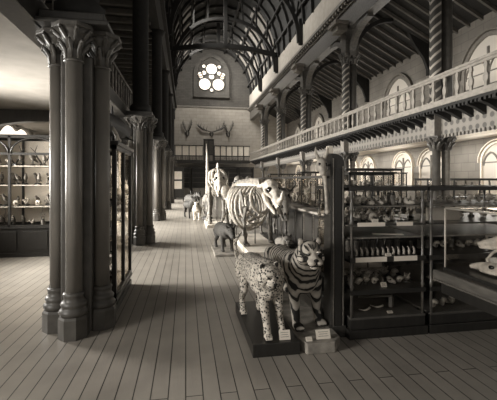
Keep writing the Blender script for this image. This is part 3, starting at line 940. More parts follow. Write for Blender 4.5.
# ------------------------------------------------------------------ mounted skeletons
def skeleton(name, label, loc, rz, mat, L, H, rr, nrib=11, skull=1.0, head=(0, -0.5, 0.1), neck_up=0.0, horns=None, legr=0.035, group=None, tusk=None, drop=0.5):
    """mounted skeleton facing -Y: spine, ribs, pelvis, shoulder blades, four leg bones, skull"""
    t = thing(name, label, 'skeleton', loc, rz, group)
    zs = H
    sp = [V((0, L * 0.5 + 0.25 * rr, zs * 0.82)), V((0, L * 0.5, zs * 0.93)), V((0, L * 0.2, zs * 0.99)), V((0, -L * 0.2, zs)), V((0, -L * 0.5, zs * 0.97))]
    hd = V((0, -L * 0.5, zs * 0.97)) + V(head)
    neck = [sp[-1], (sp[-1] + hd) / 2 + V((0, 0, neck_up)), hd]
    m = MB(); m.tube(sp + neck[1:], [0.02, 0.035, 0.045, 0.05, 0.05, 0.055, 0.05], 8)
    n = 22
    for k in range(n):                       # vertebral processes
        u = k / (n - 1)
        p = sp[1].lerp(sp[2], u * 3) if u < 1 / 3 else (sp[2].lerp(sp[3], u * 3 - 1) if u < 2 / 3 else sp[3].lerp(sp[4], u * 3 - 2))
        m.tube([p, p + V((0, 0.04, 0.10 + 0.08 * u))], [0.022, 0.012], 6)
    m.tube([sp[0], sp[0] + V((0, 0.06, -0.2)), sp[0] + V((0, 0.04, -0.42))], [0.022, 0.018, 0.01], 6)
    m.build('spine', mat, t)
    for k in range(nrib):
        u = k / (nrib - 1)
        yk = L * 0.28 - u * L * 0.74
        w = rr * (0.80 + 0.28 * math.sin(PI * min(1, u * 1.1)) - 0.22 * u * u)
        hgt = w * (1.12 + 0.1 * u)
        top = zs * 0.985 - 0.01
        pts = []
        for j in range(17):
            a = PI / 2 + 2 * PI * j / 16 * 0.94 + 0.06 * PI
            pts.append((w * math.cos(a), yk - 0.16 * rr * (1 - math.sin(a)), top - hgt + hgt * math.sin(a)))
        MB().tube(pts, [0.018] + [rr * 0.068] * 15 + [0.014], 6).build('rib', mat, t)
    st = MB(); st.tube([(0, -L * 0.47, zs - rr * 1.9), (0, -L * 0.1, zs - rr * 2.2), (0, L * 0.1, zs - rr * 2.15)], [0.03, 0.035, 0.02], 8)
    st.build('breastbone', mat, t)
    pv = MB()
    for sx in (-1, 1):
        pv.ell((sx * rr * 0.5, L * 0.46, zs * 0.86), (rr * 0.36, 0.09, rr * 0.42), Matrix.Rotation(sx * 0.5, 3, 'Y'))
        pv.ell((sx * rr * 0.35, L * 0.54, zs * 0.72), (0.06, 0.09, 0.1))
    pv.organic('pelvis', mat, t, 0.018, 2)
    for sx in (-1, 1):
        MB().prism([(sx * rr * 0.95, -L * 0.42, zs * 0.92), (sx * rr * 0.98, -L * 0.34, zs * 0.88), (sx * rr * 0.9, -L * 0.48, zs * 0.64), (sx * rr * 0.9, -L * 0.52, zs * 0.66)], (sx * 0.03, 0, 0)).build('shoulder_blade', 'bone_grey', t)
        x = sx * rr * 0.78
        for fore in (True, False):
            b = MB()
            if fore:
                j = [V((x, -L * 0.5, zs * 0.64)), V((x, -L * 0.40, zs * 0.42)), V((x, -L * 0.46, zs * 0.18)), V((x, -L * 0.47, legr * 1.45))]
            else:
                j = [V((x * 0.8, L * 0.52, zs * 0.70)), V((x * 1.05, L * 0.36, zs * 0.46)), V((x, L * 0.56, zs * 0.22)), V((x, L * 0.52, legr * 1.45))]
            for a, c in zip(j[:-1], j[1:]):
                b.tube([a, a.lerp(c, 0.12), a.lerp(c, 0.5), a.lerp(c, 0.88), c], [legr * 1.25, legr * 1.1, legr * 0.72, legr * 1.0, legr * 1.2], 9)
                b.ell(c, legr * 1.3)
            f = j[-1]
            b.ell((f.x, f.y - legr, legr * 0.9), (legr * 1.5, legr * 2.2, legr * 0.9))
            b.build('leg', 'bone_grey' if mat == 'bone' else mat, t)
    s = skull
    k = MB()
    k.ell(hd + V((0, -0.02, 0.02)) , (0.15 * s, 0.16 * s, 0.15 * s))
    k.tube([hd, hd + V((0, -0.17 * s, -drop * 0.26 * s)), hd + V((0, -0.3 * s, -drop * 0.85 * s))], [0.13 * s, 0.115 * s, 0.065 * s], 12)
    for sx in (-1, 1):
        k.tube([hd + V((sx * 0.1 * s, -0.02 * s, 0)), hd + V((sx * 0.175 * s, -0.1 * s, -0.07 * s)), hd + V((sx * 0.10 * s, -0.2 * s, -drop * 0.4 * s))], [0.04 * s, 0.035 * s, 0.03 * s], 8)
        k.tube([hd + V((sx * 0.12 * s, 0.04 * s, -0.1 * s)), hd + V((sx * 0.11 * s, -0.05 * s, -drop * 0.62 * s)), hd + V((sx * 0.04 * s, -0.24 * s, -drop * 1.12 * s))], [0.045 * s, 0.045 * s, 0.03 * s], 8)
    if horns == 'rhino':
        k.tube([hd + V((0, -0.27 * s, -drop * 0.62 * s)), hd + V((0, -0.38 * s, -drop * 0.42 * s)), hd + V((0, -0.4 * s, -drop * 0.1 * s))], [0.06 * s, 0.045 * s, 0.015 * s], 8)
    sk = k.organic('skull', mat if mat != 'bone_dark' else 'bone_grey', t, 0.016, 2)
    for sx in (-1, 1):
        MB().ell(hd + V((sx * 0.098 * s, -0.125 * s, -0.03 * s)), (0.045 * s, 0.055 * s, 0.055 * s)).build('eye_socket', 'black', sk)
        MB().ell(hd + V((sx * 0.035 * s, -0.335 * s, -drop * 0.8 * s)), (0.02 * s, 0.03 * s, 0.035 * s)).build('nostril', 'black', sk)
        if isinstance(horns, list):
            MB().tube([hd + V((sx * 0.09 * s, 0, 0.1 * s))] + [hd + V((sx * a, b, c)) for a, b, c in horns], [0.045 * s] + [0.045 * s - 0.035 * s * i / len(horns) for i in range(1, len(horns) + 1)], 8).build('horn', 'horn', sk)
        if tusk:
            MB().tube([hd + V((sx * 0.07 * s, -0.28 * s, -drop * 0.75 * s)), hd + V((sx * 0.12 * s, -0.45 * s, -drop * 1.3 * s)), hd + V((sx * 0.14 * s, -0.62 * s, -drop * 1.2 * s))], [0.03 * s, 0.025 * s, 0.008 * s], 8).build('tusk', 'bone', sk)
    # iron supporting rod
    MB().tube([(0, -L * 0.36, 0.0), (0, -L * 0.36, zs - 0.02)], 0.012, 6).build('support_rod', 'horn', t)
    MB().tube([(0, L * 0.36, 0.0), (0, L * 0.36, zs * 0.93)], 0.012, 6).build('support_rod', 'horn', t)
    return t

# rhinoceros skeleton on a pale plinth
low_plinth('plinth', 'long pale plinth carrying the big rib cage skeleton', 1.26, 2.0, 7.35, 9.9, 0.13, 'plinth_pale')
skeleton('rhinoceros_skeleton', 'pale rhinoceros skeleton with broad rib cage and bulky skull on a pale plinth', (1.42, 8.75, 0.13), R(22), 'bone', 1.2, 1.36, 0.43, 8, 1.15, (-0.04, -0.48, -0.02), 0.06, 'rhino', 0.042, None, None, 0.42)
low_plinth('plinth', 'low dark plinth under the dark ox skeleton', 2.10, 2.52, 8.3, 10.4, 0.10, 'wood')
skeleton('ox_skeleton', 'dark horned ox skeleton standing between rhinoceros skeleton and wall counter', (2.27, 9.4, 0.10), R(0), 'bone_dark', 1.25, 1.12, 0.24, 11, 1.05, (0, -0.3, 0.06), 0.06, [(0.22, 0.02, 0.10), (0.32, 0.0, 0.24), (0.27, -0.02, 0.40)], 0.032)
# tall pale skeleton further on
low_plinth('plinth', 'pale plinth under the tall long-legged skeleton', 0.70, 1.44, 12.3, 14.0, 0.10, 'plinth_pale')
skeleton('giraffe_skeleton', 'tall pale long-legged skeleton, shoulders high above the other animals in the aisle', (1.10, 13.1, 0.10), R(0), 'bone', 0.95, 1.95, 0.37, 9, 1.15, (0.02, -0.25, -0.30), 0.03, None, 0.062, None, None, 0.5)
tk = thing('narwhal_tusk', 'upright tapering pale tusk on a dark stand behind the tall skeleton', 'tusk', (0.86, 14.75, 0))
MB().lathe([(0.2, 0), (0.2, 0.12), (0.08, 0.16), (0.06, 0.9), (0.09, 0.95), (0.09, 1.05)], 0, 0, 12).build('stand', 'wood', tk)
MB().tube([(0, 0, 1.05), (0, 0, 1.8), (-0.02, 0, 2.6), (-0.05, 0, 3.05)], [0.085, 0.07, 0.04, 0.012], 10).build('tusk', 'bone', tk)

# small stuffed beasts
low_plinth('plinth', 'small low plinth under the dark boar', 0.60, 1.08, 7.62, 8.75, 0.05, 'plinth_mid')
quadruped('boar', 'small dark stuffed boar on a low plinth in front of the rhinoceros skeleton', 'animal', (0.84, 8.2, 0.05), R(10), 'fur_dark', 0.55, 0.60, 0.17, 0.24, 0.04, (0, -0.16, 0.0), None, True, True, 0.014, 0.62)
low_plinth('plinth', 'dark wooden pedestal under the wildcat behind the tiger', 1.42, 1.68, 5.42, 5.98, 0.34, 'wood')
big_cat('wildcat', 'small stuffed tufted-eared wildcat peering over the back of the tiger', (1.54, 5.72, 0.34), 0, 'fur_mid', dict(
    hip=(0.0, 0.16, 0.25), mid=(0, 0.03, 0.26), shoulder=(0, -0.12, 0.27), rb=0.075,
    head=(0.0, -0.24, 0.33), hr=0.082, ear=0.36, turn=R(4), vox=0.008,
    legs=[((-0.04, -0.12, 0.22), (-0.042, -0.12, 0.13), (-0.042, -0.12, 0.07), (-0.042, -0.13, 0), 0.02),
          ((0.04, -0.12, 0.22), (0.042, -0.12, 0.13), (0.042, -0.12, 0.07), (0.042, -0.13, 0), 0.02),
          ((-0.04, 0.16, 0.2), (-0.045, 0.10, 0.13), (-0.045, 0.19, 0.07), (-0.045, 0.15, 0), 0.021),
          ((0.04, 0.16, 0.2), (0.045, 0.10, 0.13), (0.045, 0.19, 0.07), (0.045, 0.15, 0), 0.021)],
    tail=[(0, 0.23, 0.25), (0, 0.27, 0.2), (0.01, 0.29, 0.13)], tr=0.018))
quadruped('goat', 'pale stuffed goat standing far down the aisle left of the tall skeleton', 'animal', (0.46, 15.0, 0), R(-6), 'fur_pale', 0.6, 0.62, 0.16, 0.22, 0.042, (0, -0.12, 0.16), [(0.06, 0.03, 0.2), (0.09, 0.12, 0.24)], True, True, 0.018)
quadruped('deer', 'dark stuffed deer with short horns standing behind the pale goat', 'animal', (0.16, 15.8, 0), R(15), 'fur_dark', 0.7, 0.72, 0.17, 0.24, 0.04, (0, -0.16, 0.22), [(0.08, 0.03, 0.22), (0.12, 0.06, 0.36)], True, True, 0.018)
quadruped('calf', 'dark stuffed calf standing at the far end of the row of animals', 'animal', (0.3, 18.2, 0), R(25), 'fur_dark', 0.8, 0.9, 0.22, 0.28, 0.05, (0, -0.18, 0.2), None, True, True, 0.02)
quadruped('antelope', 'mid grey stuffed antelope with upright horns beyond the tall skeleton', 'animal', (1.0, 17.2, 0), R(5), 'fur_mid', 0.8, 0.95, 0.2, 0.26, 0.045, (0, -0.16, 0.3), [(0.06, 0.03, 0.25), (0.09, 0.08, 0.45), (0.06, 0.12, 0.62)], True, True, 0.02)
quadruped('buffalo', 'dark stuffed buffalo with wide curved horns far along the aisle', 'animal', (2.0, 17.4, 0), R(-4), 'fur_dark', 1.2, 1.35, 0.34, 0.42, 0.075, (0, -0.3, 0.05), [(0.3, 0.02, 0.08), (0.5, 0.0, 0.2), (0.46, -0.03, 0.4)], True, True, 0.022)
skeleton('camel_skeleton', 'pale skeleton with arched neck behind the rhinoceros skeleton', (1.75, 12.6, 0), R(-5), 'bone_grey', 1.15, 1.5, 0.28, 10, 1.0, (0, -0.45, 0.12), -0.15, None, 0.042)
skeleton('horse_skeleton', 'grey skeleton with raised skull near the far counter', (2.25, 14.6, 0), R(4), 'bone_grey', 1.2, 1.35, 0.26, 10, 0.9, (0, -0.4, 0.3), 0.0, None, 0.04)
skeleton('deer_skeleton', 'slim pale antlered skeleton at the far end of the aisle', (1.5, 21.0, 0), R(0), 'bone', 1.0, 1.2, 0.22, 9, 0.8, (0, -0.35, 0.3), 0.0, [(0.15, 0.05, 0.25), (0.28, 0.03, 0.5), (0.2, -0.05, 0.7)], 0.035)

# ------------------------------------------------------------------ specimens (prototype things made once, then copied)
def make_protos():
    P = {}
    def reg(key, o): P[key] = o
    # mounted small skull
    t = thing('animal_skull', '-', 'skull'); m = MB()
    m.ell((0, 0.03, 0.06), (0.045, 0.06, 0.05)).tube([(0, 0, 0.055), (0, -0.06, 0.04), (0, -0.11, 0.03)], [0.04, 0.03, 0.018], 8)
    m.tube([(0.03, 0.02, 0.02), (0.0, -0.09, 0.012)], 0.012, 6).tube([(-0.03, 0.02, 0.02), (0.0, -0.09, 0.012)], 0.012, 6)
    sk = m.organic('cranium', 'bone', t, 0.009, 2)
    MB().ell((0.03, -0.03, 0.065), 0.012).ell((-0.03, -0.03, 0.065), 0.012).build('eye_sockets', 'black', t)
    reg('skull', t)
    # mounted bird on a stand
    t = thing('mounted_bird', '-', 'bird'); m = MB()
    m.ell((0, 0.01, 0.15), (0.04, 0.075, 0.05), Matrix.Rotation(R(-35), 3, 'X'))
    m.ell((0, -0.055, 0.225), (0.026, 0.03, 0.027)).tube([(0, -0.03, 0.18), (0, -0.05, 0.22)], [0.035, 0.022], 8)
    m.tube([(0, 0.05, 0.12), (0, 0.13, 0.06)], [0.03, 0.012], 6)
    m.organic('body', 'feather', t, 0.009, 2)
    MB().tube([(0, -0.078, 0.225), (0, -0.115, 0.215)], [0.008, 0.002], 6).build('beak', 'horn', t)
    MB().tube([(0.015, 0.0, 0.11), (0.015, 0.0, 0.03)], 0.005, 5).tube([(-0.015, 0.0, 0.11), (-0.015, 0.0, 0.03)], 0.005, 5).build('legs', 'horn', t)
    MB().lathe([(0.05, 0), (0.05, 0.02), (0.03, 0.032)], 0, 0, 12).build('stand', 'wood', t)
    reg('bird', t)
    # bird skeleton, upright
    t = thing('bird_skeleton', '-', 'skeleton'); m = MB()
    m.tube([(0, 0.05, 0.22), (0, 0, 0.27), (0, -0.05, 0.33), (0, -0.03, 0.40), (0, -0.06, 0.46)], [0.012, 0.016, 0.012, 0.01, 0.012], 6)
    m.ell((0, -0.075, 0.465), (0.02, 0.03, 0.02)).tube([(0, -0.09, 0.462), (0, -0.15, 0.45)], [0.01, 0.002], 6)
    for k in range(5):
        pts = [(0.045 * math.cos(a), 0.04 - 0.022 * k, 0.24 + 0.01 * k + 0.055 * math.sin(a)) for a in [PI / 2 + 2 * PI * j / 10 for j in range(11)]]
        m.tube(pts, 0.005, 5)
    m.build('trunk_bones', 'bone', t)
    MB().tube([(0.03, 0.02, 0.22), (0.035, -0.02, 0.13), (0.03, 0.01, 0.03)], [0.01, 0.007, 0.006], 6).build('leg', 'bone', t)
    MB().tube([(-0.03, 0.02, 0.22), (-0.035, -0.02, 0.13), (-0.03, 0.01, 0.03)], [0.01, 0.007, 0.006], 6).build('leg', 'bone', t)
    MB().box(-0.07, 0.07, -0.08, 0.08, 0, 0.03).build('stand', 'wood', t)
    reg('birdskel', t)
    # antlers on a small block
    t = thing('antlers', '-', 'antlers'); m = MB()
    for sx in (-1, 1):
        m.tube([(sx * 0.02, 0, 0.05), (sx * 0.09, 0, 0.16), (sx * 0.14, -0.02, 0.28), (sx * 0.10, -0.03, 0.4)], [0.014, 0.012, 0.01, 0.004], 6)
        m.tube([(sx * 0.09, 0, 0.16), (sx * 0.17, -0.03, 0.22)], [0.01, 0.003], 6)
        m.tube([(sx * 0.14, -0.02, 0.28), (sx * 0.22, -0.02, 0.36)], [0.009, 0.003], 6)
        m.tube([(sx * 0.04, 0, 0.08), (sx * 0.08, -0.06, 0.13)], [0.009, 0.003], 6)
    m.build('branches', 'antler', t)
    MB().box(-0.05, 0.05, -0.04, 0.04, 0, 0.05).build('block', 'wood', t, 0.005)
    reg('antlers', t)
    # stoppered jar
    t = thing('specimen_jar', '-', 'jar')
    MB().lathe([(0.036, 0), (0.038, 0.01), (0.038, 0.11), (0.03, 0.125), (0.03, 0.13)], 0, 0, 14).build('vessel', 'bone_grey', t)
    MB().lathe([(0.033, 0.13), (0.036, 0.135), (0.034, 0.15)], 0, 0, 14).build('lid', 'horn', t)
    reg('jar', t)
    # coral
    t = thing('coral', '-', 'coral'); m = MB(); r2 = random.Random(3)
    for k in range(9):
        a = 2 * PI * k / 9; d = r2.uniform(0.03, 0.07); h = r2.uniform(0.09, 0.17)
        m.tube([(0, 0, 0.03), (d * 0.5 * math.cos(a), d * 0.5 * math.sin(a), h * 0.6), (d * math.cos(a), d * math.sin(a), h)], [0.016, 0.011, 0.007], 6)
        m.tube([(d * 0.5 * math.cos(a), d * 0.5 * math.sin(a), h * 0.6), (d * 1.1 * math.cos(a + 0.5), d * 1.1 * math.sin(a + 0.5), h * 0.85)], [0.01, 0.005], 6)
    m.build('branches', 'shell', t)
    MB().lathe([(0.05, 0), (0.05, 0.02), (0.035, 0.035)], 0, 0, 12).build('stand', 'wood', t)
    reg('coral', t)
    # spiral shell
    t = thing('sea_shell', '-', 'shell'); m = MB()
    pts, rad = [], []
    for k in range(40):
        a = k / 39 * 6 * PI; q = k / 39
        pts.append((0.035 * (1 - q) * math.cos(a), -0.04 + 0.10 * q, 0.066 + 0.035 * (1 - q) * math.sin(a) - 0.045 * q)); rad.append(0.03 * (1 - q) + 0.003)
    m.tube(pts, rad, 8); m.build('whorls', 'shell', t)
    reg('shell', t)
    # long bone
    t = thing('long_bone', '-', 'bone'); m = MB()
    m.tube([(-0.13, 0, 0.028), (-0.09, 0, 0.028), (0, 0.012, 0.028), (0.09, 0, 0.028), (0.13, 0, 0.028)], [0.022, 0.014, 0.012, 0.014, 0.024], 8)
    m.ell((-0.135, 0.013, 0.026), 0.02).ell((-0.135, -0.013, 0.026), 0.02).ell((0.135, 0.014, 0.026), 0.022).ell((0.135, -0.014, 0.026), 0.022)
    m.build('shaft', 'bone_grey', t)
    reg('bone', t)
    # curved tooth on a pin
    t = thing('mounted_tooth', '-', 'tooth'); m = MB()
    m.tube([(0, 0, 0.02), (0.006, 0, 0.05), (0.0, 0, 0.085), (-0.018, 0, 0.11)], [0.016, 0.015, 0.011, 0.003], 7).build('tooth', 'bone', t)
    MB().box(-0.022, 0.022, -0.02, 0.02, 0, 0.02).build('block', 'horn', t)
    reg('tooth', t)
    # small mounted quadruped skeleton for shelves
    t = thing('small_skeleton', '-', 'skeleton'); m = MB()
    m.tube([(0.16, 0, 0.12), (0.1, 0, 0.16), (0, 0, 0.175), (-0.1, 0, 0.17), (-0.15, 0, 0.2)], [0.006, 0.01, 0.01, 0.01, 0.01], 6)
    for k in range(7):
        m.tube([(0.03 - 0.02 * k, 0.04 * math.cos(a), 0.13 + 0.045 * math.sin(a)) for a in [PI / 2 + 2 * PI * j / 10 for j in range(11)]], 0.0045, 5)
    for sx in (-1, 1):
        for x in (-0.1, 0.1):
            m.tube([(x, sx * 0.03, 0.16), (x + 0.02, sx * 0.035, 0.09), (x, sx * 0.035, 0.025)], [0.009, 0.006, 0.006], 6)
    m.build('body_bones', 'bone', t)
    MB().ell((-0.175, 0, 0.21), (0.035, 0.022, 0.022)).tube([(-0.19, 0, 0.205), (-0.235, 0, 0.19)], [0.016, 0.007], 6).build('skull', 'bone', t)
    MB().box(-0.2, 0.16, -0.055, 0.055, 0, 0.02).build('stand', 'wood', t)
    reg('smallskel', t)
    # box of labels: pale display strip
    return P
PROTO = make_protos()
USED = set()
def put(key, loc, rz, label, group, scale=1.0):
    p = PROTO[key]
    if key not in USED:
        USED.add(key)
        p.location = loc; p.rotation_euler = (0, 0, rz); p.scale = (scale,) * 3
        p['label'] = label; p['group'] = group
        return p
    return dup(p, loc, rz, label, group, scale)

KIND_WORD = dict(skull='small pale skull', bird='mounted bird', birdskel='upright bird skeleton', antlers='small forked antlers', jar='stoppered specimen jar',
                 coral='branching coral', shell='spiral shell', bone='long bone lying flat', tooth='curved mounted tooth', smallskel='small four-footed skeleton', strip='white label strip')
def scatter(keys, x0, x1, y, z, n, where, scale=(0.8, 1.2), face=0.0, dy=0.05):
    """a row of different specimens along X"""
    gap = (x1 - x0) / n
    for k in range(n):
        key = keys[rnd.randrange(len(keys))]
        lim = gap / {'smallskel': 0.46, 'antlers': 0.50, 'bone': 0.34, 'birdskel': 0.18, 'coral': 0.18}.get(key, 0.14)
        x = x0 + (x1 - x0) * (k + 0.5) / n + rnd.uniform(-0.01, 0.01)
        rz = face + rnd.uniform(-0.5, 0.5) + (PI / 2 * 0 if key != 'smallskel' else 0.0)
        put(key, (x, y + rnd.uniform(-dy, dy), z), rz, KIND_WORD[key] + ' ' + where, '%s %s' % (KIND_WORD[key].split(' on ')[0], where), min(lim, rnd.uniform(*scale)))

# ------------------------------------------------------------------ glass cases
def glazed_case(name, label, loc, w, d, zb, zt, shelves=(), rz=0, wood='wood', post=0.05, back=None, pane_mat='glass', mull=1, cat='cabinet', feet=True, lid=0.05, side_mull=1, left_panel=None):
    """cabinet: solid base to zb, glazed to zt; local origin at front left bottom (x right, y back)"""
    t = thing(name, label, cat, loc, rz)
    if zb > 0:
        b = MB()
        b.box(0, w, 0, d, 0, 0.08).box(0.02, w - 0.02, 0.02, d - 0.02, 0.08, zb - 0.03).box(-0.01, w + 0.01, -0.01, d + 0.01, zb - 0.03, zb)
        n = max(1, round(w / 0.6))
        for k in range(n):
            a = w * k / n
            b.box(a + 0.06, a + w / n - 0.06, 0.005, 0.03, 0.14, zb - 0.09)
        b.build('base', wood, t, 0.004)
    f = MB()
    for k in range(mull + 1):
        x = (w - post) * k / mull
        f.box(x, x + post, 0, post, zb, zt); f.box(x, x + post, d - post, d, zb, zt)
    for k in range(1, side_mull):
        yk = (d - post) * k / side_mull
        f.box(0, post, yk, yk + post, zb, zt); f.box(w - post, w, yk, yk + post, zb, zt)
    for z in (zb, zt - post):
        f.box(0, w, 0, post, z, z + post); f.box(0, w, d - post, d, z, z + post)
        f.box(0, post, 0, d, z, z + post); f.box(w - post, w, 0, d, z, z + post)
    f.build('frame', wood, t)
    if lid:
        MB().box(-0.03, w + 0.03, -0.03, d + 0.03, zt, zt + lid).build('top', wood, t, 0.008)
    for z in shelves:
        MB().box(post * 0.5, w - post * 0.5, post * 0.6, d - post * 0.6, z - 0.02, z).build('shelf', wood if back is None else 'cloth', t)
    g = post * 0.4
    for k in range(mull):
        x0 = (w - post) * k / mull + post; x1 = (w - post) * (k + 1) / mull
        MB().box(x0, x1, g, g + 0.004, zb + post, zt - post).build('pane', pane_mat, t)
    MB().box(g, g + 0.004, post, d - post, zb + post, zt - post).build('back_panel' if left_panel else 'pane', left_panel or pane_mat, t)
    MB().box(w - g - 0.004, w - g, post, d - post, zb + post, zt - post).build('pane', pane_mat, t)
    if back:
        MB().box(post, w - post, d - post * 0.6, d - post * 0.3, zb + post, zt - post).build('back_panel', back, t)
    return t

# tall cabinet standing between the first two left columns
glazed_case('display_cabinet', 'tall dark framed glass cabinet standing against the nearest column', (-1.42, 4.60, 0), 0.60, 1.27, 0.18, 2.02, (0.75, 1.3), 0, 'wood', 0.05, None, 'glass_old', 1, side_mull=2, left_panel='plinth_pale')
for z in (0.18, 0.75, 1.3):
    for k in range(4):
        key = ('birdskel', 'skull', 'bone', 'coral')[(k + int(z * 10)) % 4]
        put(key, (-1.1, 4.85 + 0.27 * k, z + 0.001 + (0.0 if z > 0.2 else 0.0)), R(70), KIND_WORD[key] + ' inside the tall cabinet by the nearest column', '%s in the tall cabinet' % key, 0.9)
# mounted fish and jaws on top of it
fs = thing('mounted_fish', 'large dark round-nosed mounted fish lying on the tall cabinet', 'fish', (-0.99, 5.2, 2.07))
fm = MB()
fm.tube([(0, -0.95, 0.24), (0, -0.6, 0.23), (0, 0.0, 0.23), (0, 0.4, 0.22), (0, 0.68, 0.21), (0, 0.78, 0.2)], [0.05, 0.12, 0.18, 0.19, 0.14, 0.05], 16)
fm.prism([(-0.012, 0.0, 0.38), (-0.012, 0.25, 0.38), (-0.012, 0.05, 0.56)], (0.024, 0, 0))
for sx in (-1, 1):
    fm.prism([(sx * 0.12, 0.2, 0.14), (sx * 0.12, 0.42, 0.14), (sx * 0.3, 0.12, 0.05)], (0, 0, 0.025))
fm.prism([(-0.012, -0.9, 0.24), (-0.012, -1.0, 0.42), (-0.012, -1.08, 0.42), (-0.012, -1.02, 0.24), (-0.012, -1.08, 0.08), (-0.012, -1.0, 0.08)], (0.024, 0, 0))
fm.organic('body', 'skin_dark', fs, 0.014, 3)
for sx in (-1, 1):
    MB().ell((sx * 0.10, 0.66, 0.25), 0.018).build('eye', 'black', fs)
MB().box(-0.06, 0.06, -0.3, -0.26, 0, 0.12).box(-0.06, 0.06, 0.36, 0.4, 0, 0.09).build('rest', 'wood', fs)
jw = thing('jaw_bone', 'pale hooked jaw bone lying on the tall cabinet beside the dark fish', 'bone', (-0.84, 4.70, 2.071))
MB().tube([(-0.02, -0.08, 0.16), (0.0, 0.0, 0.09), (0.01, 0.08, 0.05), (0.01, 0.16, 0.03)], [0.015, 0.026, 0.02, 0.016], 8).ell((0.01, 0.18, 0.03), (0.025, 0.035, 0.028)).tube([(0, 0, 0.08), (0.0, 0.01, 0.012)], [0.018, 0.014], 6).build('jaw', 'bone', jw)

# wall case in the left aisle, full of antlers and birds
wc = glazed_case('display_cabinet', 'wide glass cabinet with dark base and crowded shelves in the left aisle', (-4.6, 8.3, 0), 3.0, 0.7, 0.62, 2.52, (1.05, 1.5, 1.9), 0, 'wood_black', 0.045, 'plaster', 'glass', 3, lid=0.02)
arch = MB()
for k in range(3):
    x0 = 0.06 + 0.98 * k
    pts = [(x0 + 0.47 - 0.47 * math.cos(a), -0.01, 2.15 + 0.33 * math.sin(a)) for a in [PI * j / 12 for j in range(13)]]
    arch.tube(pts, 0.018, 6)
arch.box(0, 3.0, -0.01, 0.03, 2.12, 2.17)
arch.build('arched_rail', 'wood_black', wc)
LW_ = {0.63: 'on the floor of the left aisle cabinet', 1.05: 'on the lowest shelf of the left aisle cabinet', 1.5: 'on the middle shelf of the left aisle cabinet', 1.9: 'on the top shelf of the left aisle cabinet'}
for z, ks, n, sc, ya in ((0.63, ['birdskel', 'coral', 'skull', 'jar'], 15, (0.75, 0.85), 8.72), (0.63, ['coral', 'bird', 'jar'], 14, (0.9, 1.0), 8.48), (1.05, ['bird', 'birdskel', 'coral'], 14, (0.8, 0.9), 8.72), (1.05, ['bird', 'coral', 'shell'], 13, (1.0, 1.1), 8.48),
                         (1.5, ['bird', 'coral'], 12, (0.95, 1.15), 8.72), (1.5, ['bird', 'smallskel'], 7, (0.9, 1.0), 8.5), (1.9, ['antlers'], 5, (1.15, 1.25), 8.72), (1.9, ['coral', 'bird'], 12, (1.0, 1.3), 8.5)):
    scatter(ks, -4.5, -1.7, ya, z + 0.001, n, LW_[z], sc, 0, 0.015)
# upright panelled pillar with rounded head, beside the tiger
pl = thing('end_pillar', 'tall dark upright case end with rounded head behind the tiger', 'pillar', (1.45, 3.53, 0))
poly = [(0.0, 0, 0), (0.0, 0, 1.87)]
for k in range(9):
    a = PI / 2 * k / 8
    poly.append((0.05 + 0.10 * math.sin(a), 0, 1.77 + 0.10 * math.cos(a)))
poly.append((0.15, 0, 0))
MB().prism(poly, (0, 0.2, 0)).build('board', 'wood', pl, 0.012)
MB().box(0.04, 0.115, -0.012, 0.0, 0.1, 1.72).build('front_panel', 'wood_black', pl, 0.005)
MB().box(-0.015, 0.16, -0.015, 0.21, 0, 0.12).build('foot', 'wood', pl, 0.006)
MB().tube([(0.025, -0.008, 0.12), (0.025, -0.008, 1.82)], 0.008, 8).tube([(0.13, -0.008, 0.12), (0.13, -0.008, 1.74)], 0.008, 8).build('bead', 'wood_mid', pl)
MB().box(-0.015, 0.035, 0.02, 0.09, 1.87, 1.95).build('finial_block', 'card', pl, 0.006)
MB().box(-0.06, 0.0, 0.05, 0.08, 1.74, 1.76).box(-0.04, 0.0, 0.05, 0.08, 1.62, 1.64).build('bracket', 'horn', pl)
# horned skull with a long bone hanging on the pillar
hs = thing('horned_skull', 'small horned skull hung high on the rounded dark upright', 'skull', (1.36, 3.56, 1.735))
hm = MB()
hm.ell((0, 0, 0.04), (0.05, 0.05, 0.06)).tube([(0, -0.01, 0.03), (-0.01, -0.05, -0.03), (-0.01, -0.07, -0.09)], [0.05, 0.04, 0.022], 10)
hm.ell((0.035, -0.01, -0.01), (0.03, 0.03, 0.04)).ell((-0.04, -0.01, -0.01), (0.03, 0.03, 0.04))
hm.organic('cranium', 'bone', hs, 0.009, 2)
for sx in (-1, 1):
    MB().tube([(sx * 0.03, 0, 0.08), (sx * 0.06, 0.0, 0.14), (sx * 0.065, -0.01, 0.20)], [0.022, 0.017, 0.004], 8).build('horn', 'bone', hs)
    MB().ell((sx * 0.032, -0.045, 0.02), (0.016, 0.016, 0.02)).build('eye_socket', 'black', hs)
lb = thing('hanging_bone', 'long slender pale bone hanging below the horned skull', 'bone', (1.405, 3.555, 1.275))
MB().tube([(0.015, 0, 0.0), (0.012, 0, 0.06), (0.0, -0.005, 0.2), (-0.012, -0.01, 0.34), (-0.035, -0.01, 0.41)], [0.022, 0.015, 0.015, 0.018, 0.032], 10).ell((0.015, 0, 0.0), 0.026).build('shaft', 'bone', lb)

